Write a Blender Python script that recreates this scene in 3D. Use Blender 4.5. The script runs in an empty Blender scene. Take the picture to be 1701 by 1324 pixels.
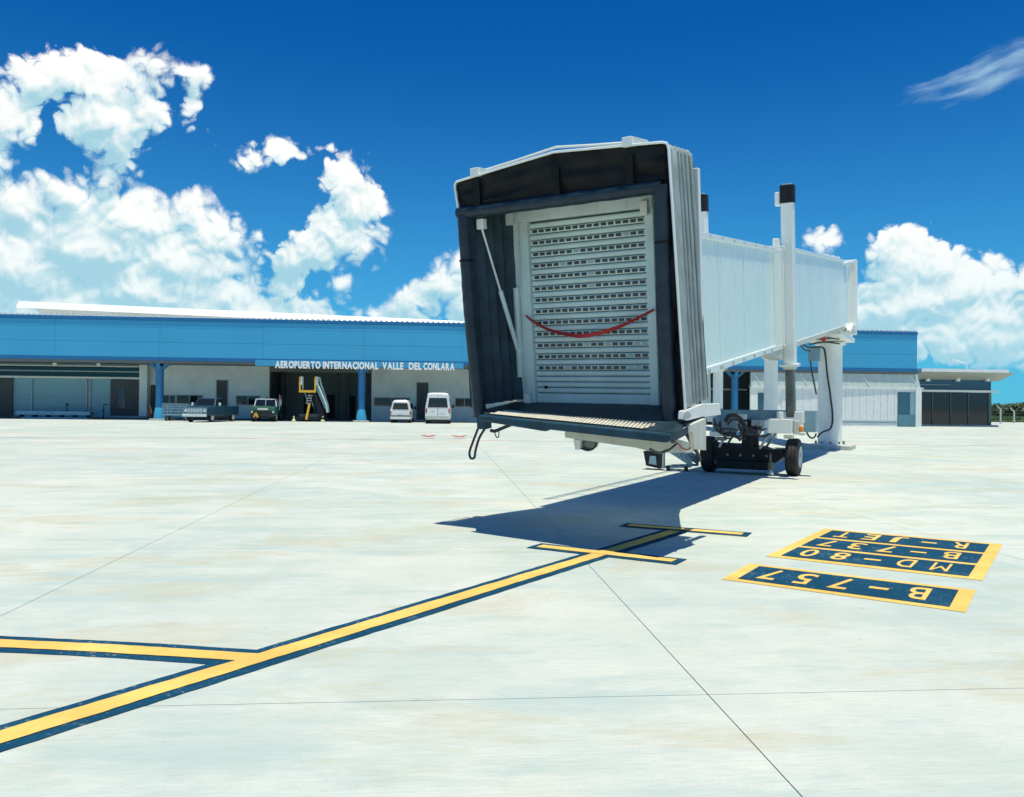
import bpy, math, random
from mathutils import Vector, Matrix
random.seed(7)
R = math.radians
SC = bpy.context.scene
COL = SC.collection

# ------------------------------------------------------------------ camera
W, H, FPX, Y0, ROLL, HC = 1701.0, 1324.0, 1370.0, 671.0, 0.0107, 1.6
_ra = math.atan(ROLL); _c, _s = math.cos(_ra), math.sin(_ra)
_pt = math.atan2((Y0 - H / 2) * _c, FPX)
_up = Vector((0, -math.sin(_pt), math.cos(_pt))); _fw = Vector((0, math.cos(_pt), math.sin(_pt)))
_right = Vector((1, 0, 0)) * _c + _up * _s
_cup = _up * _c - Vector((1, 0, 0)) * _s
cam = bpy.data.cameras.new('camera'); cam_o = bpy.data.objects.new('camera', cam); COL.objects.link(cam_o)
M = Matrix((( _right.x, _cup.x, -_fw.x, 0), (_right.y, _cup.y, -_fw.y, 0), (_right.z, _cup.z, -_fw.z, HC), (0, 0, 0, 1)))
cam_o.matrix_world = M
cam.sensor_fit = 'HORIZONTAL'; cam.sensor_width = 36; cam.lens = 36 * FPX / W
cam.clip_start = 0.1; cam.clip_end = 20000
SC.camera = cam_o
CAMP = Vector((0, 0, HC))

def ray(x, y):
    dx, dy = x - W / 2, y - H / 2
    d = _fw * FPX + _right * dx - _cup * dy
    return d / d.y
def aty(x, y, d): return CAMP + ray(x, y) * d
def gnd(x, y, z=0.0):
    r = ray(x, y); return CAMP + r * ((z - HC) / r.z)
def onplane(x, y, p, n):
    r = ray(x, y); return CAMP + r * ((p - CAMP).dot(n) / r.dot(n))

# ------------------------------------------------------------------ light
SUNSH = Vector((-0.065, 0.15, -1.0))            # where the sunlight travels, per metre of drop
sun_d = bpy.data.lights.new('sun', 'SUN'); sun_d.energy = 4.3; sun_d.angle = R(0.53); sun_d.color = (1.0, 0.95, 0.76)
sun_o = bpy.data.objects.new('sun', sun_d); COL.objects.link(sun_o)
sun_o.rotation_euler = SUNSH.to_track_quat('-Z', 'Y').to_euler(); sun_o.location = (20, -20, 60)
SUN_EL = math.atan2(1.0, math.hypot(SUNSH.x, SUNSH.y)); SUN_AZ = math.atan2(-SUNSH.x, -SUNSH.y)
SC.view_settings.view_transform = 'Standard'; SC.view_settings.look = 'None'
SC.view_settings.exposure = 0.1; SC.view_settings.gamma = 1.0; SC.view_settings.use_curve_mapping = False
SC.cycles.use_denoising = True
SC.cycles.max_bounces = 8; SC.cycles.diffuse_bounces = 4; SC.cycles.glossy_bounces = 4
SC.cycles.caustics_reflective = False; SC.cycles.caustics_refractive = False

# ------------------------------------------------------------------ sky
class NT:
    def __init__(s, t): s.t = t; s.n = t.nodes; s.l = t.links
    def new(s, ty, **kw):
        n = s.n.new(ty)
        for k, v in kw.items(): setattr(n, k, v)
        return n
    def put(s, sock, v):
        if hasattr(v, 'is_output'): s.l.new(v, sock)
        elif v is not None: sock.default_value = v
    def m(s, op, a, b=None, c=None, clamp=False):
        n = s.new('ShaderNodeMath', operation=op, use_clamp=clamp)
        for i, v in enumerate((a, b, c)): s.put(n.inputs[i], v) if v is not None else None
        return n.outputs[0]
    def v(s, op, a, b=None, c=None, out=0):
        n = s.new('ShaderNodeVectorMath', operation=op)
        for i, x in enumerate((a, b, c)): s.put(n.inputs[i], x) if x is not None else None
        return n.outputs['Value'] if op in ('LENGTH', 'DOT_PRODUCT') else n.outputs[0]
    def noise(s, vec, scale, detail=4, rough=0.55, dist=0.0, out='Fac'):
        n = s.new('ShaderNodeTexNoise'); s.put(n.inputs['Vector'], vec)
        n.inputs['Scale'].default_value = scale; n.inputs['Detail'].default_value = detail
        n.inputs['Roughness'].default_value = rough; n.inputs['Distortion'].default_value = dist
        return n.outputs[out]
    def mr(s, v, a, b, c=0.0, d=1.0, typ='SMOOTHSTEP'):
        n = s.new('ShaderNodeMapRange', interpolation_type=typ)
        for i, x in enumerate((v, a, b, c, d)): s.put(n.inputs[i], x)
        return n.outputs[0]
    def mix(s, f, a, b, blend='MIX'):
        n = s.new('ShaderNodeMix', data_type='RGBA', blend_type=blend)
        s.put(n.inputs[0], f); s.put(n.inputs[6], a); s.put(n.inputs[7], b)
        return n.outputs[2]

# cumulus lobes as seen from the apron: (x, y, half width, half height) in photo pixels, turned into azimuth / elevation
CL_LEFT = [(60,133,46,27),(115,117,50,30),(165,140,50,28),(225,140,48,26),(262,113,36,23),(300,121,30,13),
 (190,190,66,42),(238,187,38,32),(196,230,44,36),(200,258,24,20),(125,202,16,18),(10,190,54,46),(-20,235,45,40),(317,183,12,18),
 (465,250,28,11),(415,263,18,7),
 (182,292,26,30),(120,338,58,38),(35,345,66,48),(215,372,95,50),(322,352,38,33),(345,390,60,46),(396,398,21,22),
 (140,410,140,68),(30,440,130,90),(300,432,105,55),(240,478,140,50),(60,500,190,45),(400,426,18,16),
 (575,306,38,40),(592,345,48,42),(627,342,24,18),(575,388,50,40),(530,412,50,34),(486,430,34,28),(612,395,26,16),
 (380,490,58,36),(475,482,36,20),(420,512,70,24),(568,475,13,22),(620,524,24,8),
 (120,520,260,30),(430,520,130,22),(745,472,40,34),(762,446,22,22),(705,494,38,20),(800,495,60,50),(690,522,40,12)]
CL_RIGHT = [(1470,420,29,29),(1506,420,27,27),(1488,455,48,30),(1572,446,42,34),(1605,474,72,46),(1655,474,50,36),(1705,468,50,30),
 (1560,495,95,48),(1480,505,62,48),(1445,525,50,40),(1650,522,110,46),(1760,500,70,60),(1560,548,130,24),(1690,556,90,18),(1610,584,110,12),(1720,598,80,10),
 (1640,560,150,40),(1700,590,140,26),(1360,411,16,9),(1379,403,10,7)]
CIRRUS = [(1545,132,30,8),(1592,119,42,10),(1642,112,48,12),(1700,104,52,17),(1603,146,36,7),(1655,136,48,14)]
def ae(x, y):
    r = ray(x, y); return math.atan2(r.x, r.y), math.atan2(r.z, math.hypot(r.x, r.y))
def lobes(nt, p, lst, k=0.006):
    acc = None
    for (x, y, rx, ry) in lst:
        a, e = ae(x, y); wx, wy = rx / FPX * math.cos(a) ** 2, ry / FPX * math.cos(a)
        q = nt.v('SUBTRACT', p, (a, e, 0)); q = nt.v('MULTIPLY', q, (1 / wx, 1 / wy, 0))
        rm = min(wx, wy) * 0.8 + max(wx, wy) * 0.2
        f = nt.m('MULTIPLY_ADD', nt.v('LENGTH', q), -rm, rm)
        acc = f if acc is None else nt.m('SMOOTH_MAX', acc, f, k)
    return acc
world = bpy.data.worlds.new('World'); SC.world = world; world.use_nodes = True
wn = NT(world.node_tree); wn.n.clear()
wout = wn.new('ShaderNodeOutputWorld')
sky = wn.new('ShaderNodeTexSky', sky_type='NISHITA', sun_disc=False, sun_elevation=SUN_EL, sun_rotation=SUN_AZ,
             air_density=1.0, dust_density=0.4, ozone_density=6.0, altitude=900)
tc = wn.new('ShaderNodeTexCoord')
sep = wn.new('ShaderNodeSeparateXYZ'); wn.put(sep.inputs[0], tc.outputs['Generated'])
X, Y, Z = sep.outputs
AZ = wn.m('ARCTAN2', X, Y)
EL = wn.m('ARCTAN2', Z, wn.m('SQRT', wn.m('ADD', wn.m('MULTIPLY', X, X), wn.m('MULTIPLY', Y, Y))))
comb = wn.new('ShaderNodeCombineXYZ'); wn.put(comb.inputs[0], AZ); wn.put(comb.inputs[1], EL)
P = comb.outputs[0]
hs = wn.new('ShaderNodeHueSaturation'); hs.inputs['Saturation'].default_value = 1.15; wn.put(hs.inputs['Color'], sky.outputs[0])
SKYT = (0.045, 0.64, 1.02, 1); SKYS = 0.098
skyc = wn.mix(1.0, hs.outputs[0], SKYT, 'MULTIPLY')
skyc = wn.v('SCALE', skyc); skyc.node.inputs['Scale'].default_value = SKYS
# pale air low over the horizon, the same all the way round
air = wn.m('MULTIPLY', wn.m('POWER', wn.mr(EL, 0.0, 0.45, 1.0, 0.0, 'LINEAR'), 1.9), 0.70)
skyc = wn.mix(air, skyc, (0.13, 0.555, 0.78, 1))
def puffs(v, det):       # billowed noise: rounded heads with creases between
    a = wn.m('ABSOLUTE', wn.m('SUBTRACT', wn.noise(v, 30, 0.0), 0.5))
    b = wn.m('ABSOLUTE', wn.m('SUBTRACT', wn.noise(v, 74, 0.0), 0.5))
    c = wn.m('ABSOLUTE', wn.m('SUBTRACT', wn.noise(v, 170, det, 0.6), 0.5))
    t = wn.m('MULTIPLY_ADD', a, 0.056, -0.0040)
    t = wn.m('MULTIPLY_ADD', b, 0.034, t)
    return wn.m('MULTIPLY_ADD', c, 0.016, t)
def cloud_layer(lst, cirrus):
    dvec = tc.outputs['Generated']
    w1 = wn.v('SUBTRACT', wn.noise(dvec, 17, 4, 0.55, out='Color'), (0.5, 0.5, 0.5))
    p1 = wn.v('MULTIPLY_ADD', w1, (0.026, 0.024, 0), P)
    dw = wn.v('MULTIPLY_ADD', w1, (0.03, 0.03, 0.03), dvec)
    far = wn.mr(wn.m('ABSOLUTE', AZ), 0.62, 0.75)
    # the same kind of cumulus carries on round the horizon outside the frame
    gen = wn.m('SUBTRACT', wn.m('MULTIPLY', wn.m('SUBTRACT', wn.noise(dvec, 3.2, 3), 0.57), 0.5), wn.m('MULTIPLY', EL, 0.22))
    gen = wn.m('SUBTRACT', wn.m('ADD', gen, 0.02), wn.m('MULTIPLY', wn.m('SUBTRACT', 1.0, far), 1.0))
    f0 = wn.m('MAXIMUM', lobes(wn, p1, lst), gen)
    p2 = wn.v('ADD', p1, (0.006, 0.022, 0))
    f1 = wn.m('MAXIMUM', lobes(wn, p2, lst), gen)
    b0 = puffs(dw, 2.0); b1 = puffs(wn.v('ADD', dw, (0.0025, 0.0, 0.0075)), 1.0)
    G = wn.m('ADD', f0, b0)
    soft = wn.mr(wn.noise(dvec, 9, 2), 0.35, 0.65, 0.006, 0.019)
    al = wn.mr(G, -0.002, soft)
    li = wn.m('MULTIPLY', wn.m('SUBTRACT', f0, f1), 26.0)
    li = wn.m('MULTIPLY_ADD', wn.m('SUBTRACT', b0, b1), 25.0, li)
    li = wn.m('MULTIPLY_ADD', wn.m('SUBTRACT', wn.noise(dvec, 8, 3), 0.5), 1.3, li)
    thick = wn.mr(f0, 0.0, 0.05)
    li = wn.m('SUBTRACT', li, wn.m('MULTIPLY', thick, 0.10))
    li = wn.mr(li, -0.42, 0.62)
    colr = wn.mix(li, (0.36, 0.62, 0.72, 1), (0.98, 0.99, 0.95, 1))
    hz = wn.m('POWER', wn.mr(EL, 0.0, 0.24, 1.0, 0.0, 'LINEAR'), 1.6)
    colr = wn.mix(wn.m('MULTIPLY', hz, 0.62), colr, (0.36, 0.66, 0.78, 1))
    al = wn.m('MULTIPLY', al, wn.mr(EL, -0.01, 0.07, 0.45, 0.97))
    c = wn.mix(al, skyc, colr)
    if cirrus:
        rot = wn.new('ShaderNodeVectorRotate', rotation_type='Z_AXIS'); a0, e0 = ae(1630, 122)
        wn.put(rot.inputs['Vector'], p1); rot.inputs['Center'].default_value = (a0, e0, 0); rot.inputs['Angle'].default_value = -0.22
        st = wn.noise(wn.v('MULTIPLY', rot.outputs[0], (22, 110, 1)), 1.0, 4, 0.55)
        fc = wn.m('MULTIPLY_ADD', wn.m('SUBTRACT', st, 0.5), 0.035, lobes(wn, rot.outputs[0], cirrus))
        ac = wn.m('MULTIPLY', wn.mr(fc, -0.010, 0.022), 0.5)
        c = wn.mix(ac, c, (0.62, 0.86, 0.92, 1))
    b = wn.new('ShaderNodeBackground'); wn.put(b.inputs[0], c); b.inputs[1].default_value = 1.0
    return b.outputs[0]
bl = cloud_layer(CL_LEFT, None); br = cloud_layer(CL_RIGHT, CIRRUS)
msh = wn.new('ShaderNodeMixShader'); wn.put(msh.inputs[0], wn.m('GREATER_THAN', AZ, ae(1150, 400)[0])); wn.put(msh.inputs[1], bl); wn.put(msh.inputs[2], br)
wn.put(wout.inputs[0], msh.outputs[0])
world.cycles.sampling_method = 'NONE'

# ------------------------------------------------------------------ materials
MATS = {}
def mat(name, col, rough=0.6, metal=0.0, var=0.10, vscale=3.0, bump=0.0, bscale=40.0, spec=0.5, coat=0.0, emit=None, dirt=0.0, dirtc=(0.25, 0.22, 0.18)):
    if name in MATS: return MATS[name]
    m = bpy.data.materials.new(name); m.use_nodes = True
    nt = NT(m.node_tree); b = nt.n['Principled BSDF']
    g = nt.new('ShaderNodeNewGeometry'); pos = g.outputs['Position']
    base = (col[0], col[1], col[2], 1)
    if var > 0:
        n1 = nt.noise(pos, vscale, 5, 0.6)
        c = nt.mix(nt.mr(n1, 0.3, 0.7), tuple(x * (1 - var) for x in col) + (1,), tuple(min(1, x * (1 + var)) for x in col) + (1,))
        if dirt > 0:
            st = nt.noise(nt.v('MULTIPLY', pos, (9, 9, 0.9)), 1.0, 5, 0.65)
            c = nt.mix(nt.m('MULTIPLY', nt.mr(st, 0.52, 0.78), dirt), c, dirtc + (1,))
        nt.put(b.inputs['Base Color'], c)
        nt.put(b.inputs['Roughness'], nt.mr(nt.noise(pos, vscale * 4, 4), 0.2, 0.8, max(0.02, rough - 0.08), min(1, rough + 0.1), 'LINEAR'))
    else:
        b.inputs['Base Color'].default_value = base; b.inputs['Roughness'].default_value = rough
    b.inputs['Metallic'].default_value = metal
    b.inputs['Specular IOR Level'].default_value = spec
    if coat: b.inputs['Coat Weight'].default_value = coat; b.inputs['Coat Roughness'].default_value = 0.06
    if bump > 0:
        bn = nt.new('ShaderNodeBump'); bn.inputs['Strength'].default_value = bump; bn.inputs['Distance'].default_value = 0.01
        nt.put(bn.inputs['Height'], nt.noise(pos, bscale, 6, 0.6)); nt.put(b.inputs['Normal'], bn.outputs[0])
    MATS[name] = m
    return m
WHITE = mat('white_paint', (0.80, 0.83, 0.80), 0.35, var=0.03, vscale=1.5, coat=0.25, dirt=0.08, dirtc=(0.5, 0.48, 0.42))
PANELW = mat('tunnel_white', (0.80, 0.88, 0.81), 0.2, var=0.025, vscale=0.6, coat=0.5, dirt=0.05, dirtc=(0.5, 0.5, 0.45))
GREYP = mat('pale_grey_paint', (0.50, 0.53, 0.50), 0.45, var=0.08, dirt=0.4)
CREAM = mat('cream_grey_paint', (0.58, 0.60, 0.53), 0.5, var=0.08, dirt=0.45, dirtc=(0.3, 0.27, 0.2))
ALU = mat('aluminium_slat', (0.62, 0.77, 0.75), 0.36, 0.0, var=0.07, vscale=2.0, dirt=0.22, dirtc=(0.3, 0.3, 0.26))
JAMB = mat('jamb_grey', (0.66, 0.80, 0.78), 0.5, var=0.08, dirt=0.3)
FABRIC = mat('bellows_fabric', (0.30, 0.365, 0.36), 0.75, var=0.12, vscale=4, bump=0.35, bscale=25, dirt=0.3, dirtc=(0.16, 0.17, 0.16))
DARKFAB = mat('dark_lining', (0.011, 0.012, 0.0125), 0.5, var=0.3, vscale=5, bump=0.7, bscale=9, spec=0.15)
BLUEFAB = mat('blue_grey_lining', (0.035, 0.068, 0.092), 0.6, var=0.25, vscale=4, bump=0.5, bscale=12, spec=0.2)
PAD = mat('pad_vinyl', (0.014, 0.030, 0.046), 0.36, var=0.25, vscale=6, bump=0.45, bscale=16, spec=0.3)
RUBBER = mat('black_rubber', (0.018, 0.019, 0.02), 0.65, var=0.3, vscale=8, bump=0.3)
FLOORR = mat('floor_rubber', (0.015, 0.038, 0.056), 0.5, var=0.3, vscale=6, bump=0.3, dirt=0.3, dirtc=(.08, .08, .07), spec=0.2)
BUMPER = mat('bumper_rubber', (0.013, 0.052, 0.085), 0.5, var=0.25, vscale=5, bump=0.3, spec=0.25, dirt=0.3, dirtc=(.08, .09, .09))
TREAD = mat('tread_plate', (0.62, 0.58, 0.47), 0.5, 0.0, var=0.15, vscale=10)
DARKM = mat('dark_steel', (0.010, 0.012, 0.014), 0.5, 0.0, var=0.3, spec=0.25, dirt=0.35, dirtc=(.06, .055, .05))
GREASE = mat('greasy_steel', (0.13, 0.15, 0.15), 0.3, 0.7, var=0.2)
BLUEGREY = mat('blue_grey_paint', (0.20, 0.33, 0.40), 0.45, var=0.1, dirt=0.3)
CABLE = mat('cable_black', (0.02, 0.022, 0.024), 0.5, var=0.0)
RED = mat('red_webbing', (0.50, 0.03, 0.025), 0.6, var=0.15, vscale=20)
ORANGE = mat('amber_lens', (0.85, 0.25, 0.02), 0.2, var=0.0)
FASC = mat('blue_cladding', (0.048, 0.37, 0.63), 0.42, var=0.04, vscale=0.25, dirt=0.12, dirtc=(0.045, 0.31, 0.53))
FASCD = mat('deep_blue_trim', (0.008, 0.15, 0.36), 0.45, var=0.06)
COLB = mat('column_blue', (0.010, 0.17, 0.38), 0.4, var=0.08, dirt=0.2, dirtc=(0.05, 0.2, 0.33))
COLSUN = mat('column_sunlit_blue', (0.05, 0.36, 0.60), 0.45, var=0.08)  # sunlit tone of the column, painted into the blue of its foot
WALL = mat('grey_plaster', (0.72, 0.82, 0.80), 0.8, var=0.07, vscale=0.8, bump=0.15, dirt=0.25)
WALLW = mat('white_wall', (0.80, 0.83, 0.80), 0.7, var=0.06, vscale=0.8, dirt=0.2)
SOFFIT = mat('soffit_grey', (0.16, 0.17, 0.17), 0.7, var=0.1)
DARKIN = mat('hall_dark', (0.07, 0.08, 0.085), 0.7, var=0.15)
SHEETW = mat('corrugated_white', (0.78, 0.80, 0.79), 0.4, var=0.05, dirt=0.1)
SLABR = mat('roof_slab_grey', (0.40, 0.42, 0.38), 0.7, var=0.08)
GLASS = mat('dark_glass', (0.012, 0.016, 0.02), 0.05, var=0.0, spec=0.6)
FRAMEA = mat('anodised_frame', (0.30, 0.36, 0.38), 0.4, 0.5, var=0.06)
CONC = mat('plinth_concrete', (0.55, 0.55, 0.50), 0.85, var=0.15, bump=0.3)
SIGNW = mat('sign_white', (0.92, 0.92, 0.90), 0.4, var=0.0)
CARW = mat('car_white', (0.78, 0.79, 0.79), 0.25, var=0.03, coat=0.6)
CARB = mat('pickup_blue', (0.012, 0.05, 0.085), 0.5, var=0.08, spec=0.3)
CARG = mat('truck_green', (0.02, 0.115, 0.075), 0.35, var=0.1, coat=0.3)
CHROME = mat('chrome', (0.75, 0.77, 0.78), 0.15, 0.95, var=0.0)
YEL = mat('machine_yellow', (0.78, 0.45, 0.04), 0.4, var=0.08)
LAMPR = mat('tail_lens', (0.45, 0.02, 0.02), 0.2, var=0.0)
TYRE = mat('tyre', (0.022, 0.023, 0.024), 0.75, var=0.2, vscale=10)
PLATE = mat('plate_white', (0.7, 0.7, 0.66), 0.5, var=0.0)

# paint on the apron: worn edges and bleached patches
def paintmat(name, col, wear):
    m = bpy.data.materials.new(name); m.use_nodes = True
    nt = NT(m.node_tree); b = nt.n['Principled BSDF']
    pos = nt.new('ShaderNodeNewGeometry').outputs['Position']
    n1 = nt.noise(pos, 1.6, 6, 0.65); n2 = nt.noise(pos, 26, 5, 0.7)
    c = nt.mix(nt.mr(n1, 0.35, 0.7), tuple(x * 0.86 for x in col) + (1,), tuple(min(1, x * 1.12) for x in col) + (1,))
    sp = nt.m('MAXIMUM', nt.mr(nt.m('ADD', nt.m('MULTIPLY', n2, 0.7), nt.m('MULTIPLY', n1, 0.3)), 0.555, 0.66), nt.m('MULTIPLY', nt.mr(nt.noise(pos, 5.0, 6, 0.75), 0.60, 0.70), 0.7))
    c = nt.mix(nt.m('MULTIPLY', sp, wear), c, (0.46, 0.47, 0.43, 1))
    nt.put(b.inputs['Base Color'], c); b.inputs['Roughness'].default_value = 0.85; b.inputs['Specular IOR Level'].default_value = 0.08
    MATS[name] = m; return m
PAINTY = paintmat('apron_yellow', (0.83, 0.545, 0.15), 0.5)
PAINTD = paintmat('apron_dark_blue', (0.008, 0.066, 0.13), 0.45)
PAINTR = paintmat('apron_red', (0.45, 0.06, 0.05), 0.7)

def concrete():
    m = bpy.data.materials.new('apron_concrete'); m.use_nodes = True
    nt = NT(m.node_tree); b = nt.n['Principled BSDF']
    pos = nt.new('ShaderNodeNewGeometry').outputs['Position']
    rot = nt.new('ShaderNodeVectorRotate', rotation_type='Z_AXIS'); nt.put(rot.inputs['Vector'], pos); rot.inputs['Angle'].default_value = -R(5)
    q = rot.outputs[0]
    broom = nt.noise(nt.v('MULTIPLY', q, (0.5, 7.0, 1)), 1.0, 6, 0.65)
    fine = nt.noise(nt.v('MULTIPLY', q, (6, 60, 1)), 1.0, 4, 0.6)
    grain = nt.noise(q, 90, 4, 0.7)
    big = nt.noise(q, 0.22, 4, 0.55)
    med = nt.noise(q, 1.1, 6, 0.65)
    c = nt.mix(nt.mr(big, 0.3, 0.7), (0.43, 0.535, 0.505, 1), (0.675, 0.68, 0.60, 1))
    c = nt.mix(nt.m('MULTIPLY', nt.mr(med, 0.42, 0.62), 0.45), c, (0.73, 0.735, 0.68, 1))
    c = nt.mix(nt.m('MULTIPLY', nt.mr(broom, 0.45, 0.62), 0.22), c, (0.72, 0.73, 0.68, 1))
    c = nt.mix(nt.m('MULTIPLY', nt.mr(nt.noise(nt.v('MULTIPLY', q, (0.45, 1.6, 1)), 1.1, 6, 0.68), 0.48, 0.66), 0.65), c, (0.40, 0.52, 0.51, 1))
    # each slab was poured on its own: a slight shift in tone
    oi = nt.new('ShaderNodeObjectInfo')
    c = nt.mix(nt.m('MULTIPLY', oi.outputs['Random'], 0.22), c, (0.46, 0.51, 0.48, 1))
    # tan weathering stains, streaked along the broom finish
    sm = nt.noise(nt.v('MULTIPLY', q, (0.55, 1.15, 1)), 0.62, 7, 0.66, 0.5)
    st = nt.m('MULTIPLY', nt.mr(sm, 0.52, 0.60), nt.mr(nt.noise(nt.v('MULTIPLY', q, (2.2, 14, 1)), 1.0, 5, 0.7), 0.30, 0.68, 0.25, 1.0))
    c = nt.mix(nt.m('MULTIPLY', st, 0.62), c, (0.52, 0.475, 0.32, 1))
    # dark scuffs and small drips
    sc = nt.mr(nt.noise(nt.v('MULTIPLY', q, (1.2, 4.5, 1)), 1.7, 6, 0.72, 1.4), 0.63, 0.76)
    c = nt.mix(nt.m('MULTIPLY', sc, 0.45), c, (0.27, 0.31, 0.31, 1))
    sp = nt.mr(nt.noise(q, 7.0, 3, 0.6), 0.70, 0.76)
    c = nt.mix(nt.m('MULTIPLY', sp, 0.35), c, (0.25, 0.27, 0.26, 1))
    c = nt.mix(nt.mr(nt.m('ADD', nt.m('MULTIPLY', grain, 0.5), nt.m('MULTIPLY', fine, 0.5)), 0.40, 0.72, 0.0, 0.55), c, (0.36, 0.39, 0.37, 1))
    nt.put(b.inputs['Base Color'], c); b.inputs['Roughness'].default_value = 0.85; b.inputs['Specular IOR Level'].default_value = 0.25
    bn = nt.new('ShaderNodeBump'); bn.inputs['Strength'].default_value = 0.25; bn.inputs['Distance'].default_value = 0.004
    nt.put(bn.inputs['Height'], nt.m('ADD', fine, grain)); nt.put(b.inputs['Normal'], bn.outputs[0])
    return m
CONCRETE = concrete()
JOINT = mat('joint_filler', (0.20, 0.21, 0.20), 0.9, var=0.2)
def grassmat():
    m = bpy.data.materials.new('field_grass'); m.use_nodes = True
    nt = NT(m.node_tree); b = nt.n['Principled BSDF']
    pos = nt.new('ShaderNodeNewGeometry').outputs['Position']
    c = nt.mix(nt.mr(nt.noise(pos, 0.25, 6, 0.7), 0.3, 0.7), (0.07, 0.13, 0.03, 1), (0.16, 0.20, 0.06, 1))
    nt.put(b.inputs['Base Color'], c); b.inputs['Roughness'].default_value = 0.9
    return m
GRASS = grassmat()
LEAF = mat('leaf_green', (0.045, 0.085, 0.03), 0.7, var=0.45, vscale=1.2)
BARK = mat('bark', (0.12, 0.09, 0.06), 0.9, var=0.2)

# ------------------------------------------------------------------ mesh helpers
ORG = {}
class MB:
    def __init__(s): s.v = []; s.f = []
    def add(s, vs, fs):
        o = len(s.v); s.v += [Vector(p) for p in vs]; s.f += [tuple(i + o for i in f) for f in fs]; return s
    def hexa(s, p):      # 8 points: bottom ring 0-3 then top ring 4-7
        return s.add(p, [(3, 2, 1, 0), (4, 5, 6, 7), (0, 1, 5, 4), (1, 2, 6, 5), (2, 3, 7, 6), (3, 0, 4, 7)])
    def box(s, fr, a0, a1, b0, b1, c0, c1, ch=0.0):  # box in a frame function fr(a,b,c); ch = chamfer on the a/b outline
        if ch <= 0:
            return s.hexa([fr(a0, b0, c0), fr(a1, b0, c0), fr(a1, b1, c0), fr(a0, b1, c0), fr(a0, b0, c1), fr(a1, b0, c1), fr(a1, b1, c1), fr(a0, b1, c1)])
        pl = [(a0 + ch, b0), (a1 - ch, b0), (a1, b0 + ch), (a1, b1 - ch), (a1 - ch, b1), (a0 + ch, b1), (a0, b1 - ch), (a0, b0 + ch)]
        return s.prism([fr(a, b, c0) for a, b in pl], [fr(a, b, c1) for a, b in pl])
    def prism(s, lo, hi):
        n = len(lo); fs = [tuple(reversed(range(n))), tuple(range(n, 2 * n))]
        fs += [(i, (i + 1) % n, (i + 1) % n + n, i + n) for i in range(n)]
        return s.add(list(lo) + list(hi), fs)
    def loft(s, rings, caps=True, closed=True):
        n = len(rings[0]); vs = [p for r in rings for p in r]; fs = []
        for k in range(len(rings) - 1):
            for i in range(n if closed else n - 1):
                j = (i + 1) % n; fs.append((k * n + i, k * n + j, (k + 1) * n + j, (k + 1) * n + i))
        if caps and closed: fs += [tuple(reversed(range(n))), tuple(range((len(rings) - 1) * n, len(rings) * n))]
        return s.add(vs, fs)
    def tube(s, pts, r, n=10, caps=True):
        pts = [Vector(p) for p in pts]; rs = r if isinstance(r, (list, tuple)) else [r] * len(pts)
        rings = []; ref = None
        for i, p in enumerate(pts):
            t = (pts[min(i + 1, len(pts) - 1)] - pts[max(i - 1, 0)]).normalized()
            if ref is None:
                ref = Vector((0, 0, 1)) if abs(t.z) < 0.9 else Vector((1, 0, 0))
            a = (ref - t * ref.dot(t)).normalized(); ref = a; b = t.cross(a)
            rings.append([p + (a * math.cos(2 * math.pi * k / n) + b * math.sin(2 * math.pi * k / n)) * rs[i] for k in range(n)])
        return s.loft(rings, caps)
    def build(s, name, m, parent=None, smooth=False, kind=None, bevel=0.0):
        me = bpy.data.meshes.new(name); off = ORG.get(parent, Vector((0, 0, 0)))
        me.from_pydata([p - off for p in s.v], [], s.f); me.update()
        me.materials.append(m)
        if smooth: me.shade_smooth() if hasattr(me, 'shade_smooth') else None
        o = bpy.data.objects.new(name, me); COL.objects.link(o)
        if smooth == 'auto': pass
        if parent is not None: o.parent = parent; ORG[o] = off
        if bevel > 0:
            bv = o.modifiers.new('bevel', 'BEVEL'); bv.width = bevel; bv.segments = 2; bv.limit_method = 'ANGLE'; bv.angle_limit = R(40)
        if kind: o['kind'] = kind
        fix_normals(me)
        return o
import bmesh
def fix_normals(me):
    bm = bmesh.new(); bm.from_mesh(me); bmesh.ops.recalc_face_normals(bm, faces=bm.faces); bm.to_mesh(me); bm.free()
def smooth_by_angle(o, ang=35):
    me = o.data
    bm = bmesh.new(); bm.from_mesh(me)
    for f in bm.faces: f.smooth = True
    for e in bm.edges:
        if len(e.link_faces) == 2 and e.calc_face_angle(0) > R(ang): e.smooth = False
    bm.to_mesh(me); bm.free(); return o
def thing(name, label, cat, loc, group=None):
    o = bpy.data.objects.new(name, None); COL.objects.link(o); o.location = loc; o.empty_display_size = 0.3
    ORG[o] = Vector(loc); o['label'] = label; o['category'] = cat
    if group: o['group'] = group
    return o
def tag(o, label, cat, group=None):
    o['label'] = label; o['category'] = cat
    if group: o['group'] = group
    return o
def inst(me, name, parent, mw):
    o = bpy.data.objects.new(name, me); COL.objects.link(o); off = ORG.get(parent, Vector((0, 0, 0)))
    if parent is not None: o.parent = parent; ORG[o] = off
    o.matrix_basis = Matrix.Translation(-off) @ mw
    return o
def pxt(x0, y0, x1, y1): return (x0 + x1) / 2, (y0 + y1) / 2
def text_faces(body, font_bold=0.0, spacing=1.0):
    cu = bpy.data.curves.new('t', 'FONT'); cu.body = body; cu.size = 1.0; cu.align_x = 'CENTER'; cu.offset = font_bold; cu.space_character = spacing
    o = bpy.data.objects.new('t', cu); COL.objects.link(o)
    dg = bpy.context.evaluated_depsgraph_get(); me = bpy.data.meshes.new_from_object(o.evaluated_get(dg))
    vs = [v.co.copy() for v in me.vertices]; fs = [tuple(p.vertices) for p in me.polygons]
    bpy.data.objects.remove(o); bpy.data.curves.remove(cu); bpy.data.meshes.remove(me)
    return vs, fs
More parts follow.
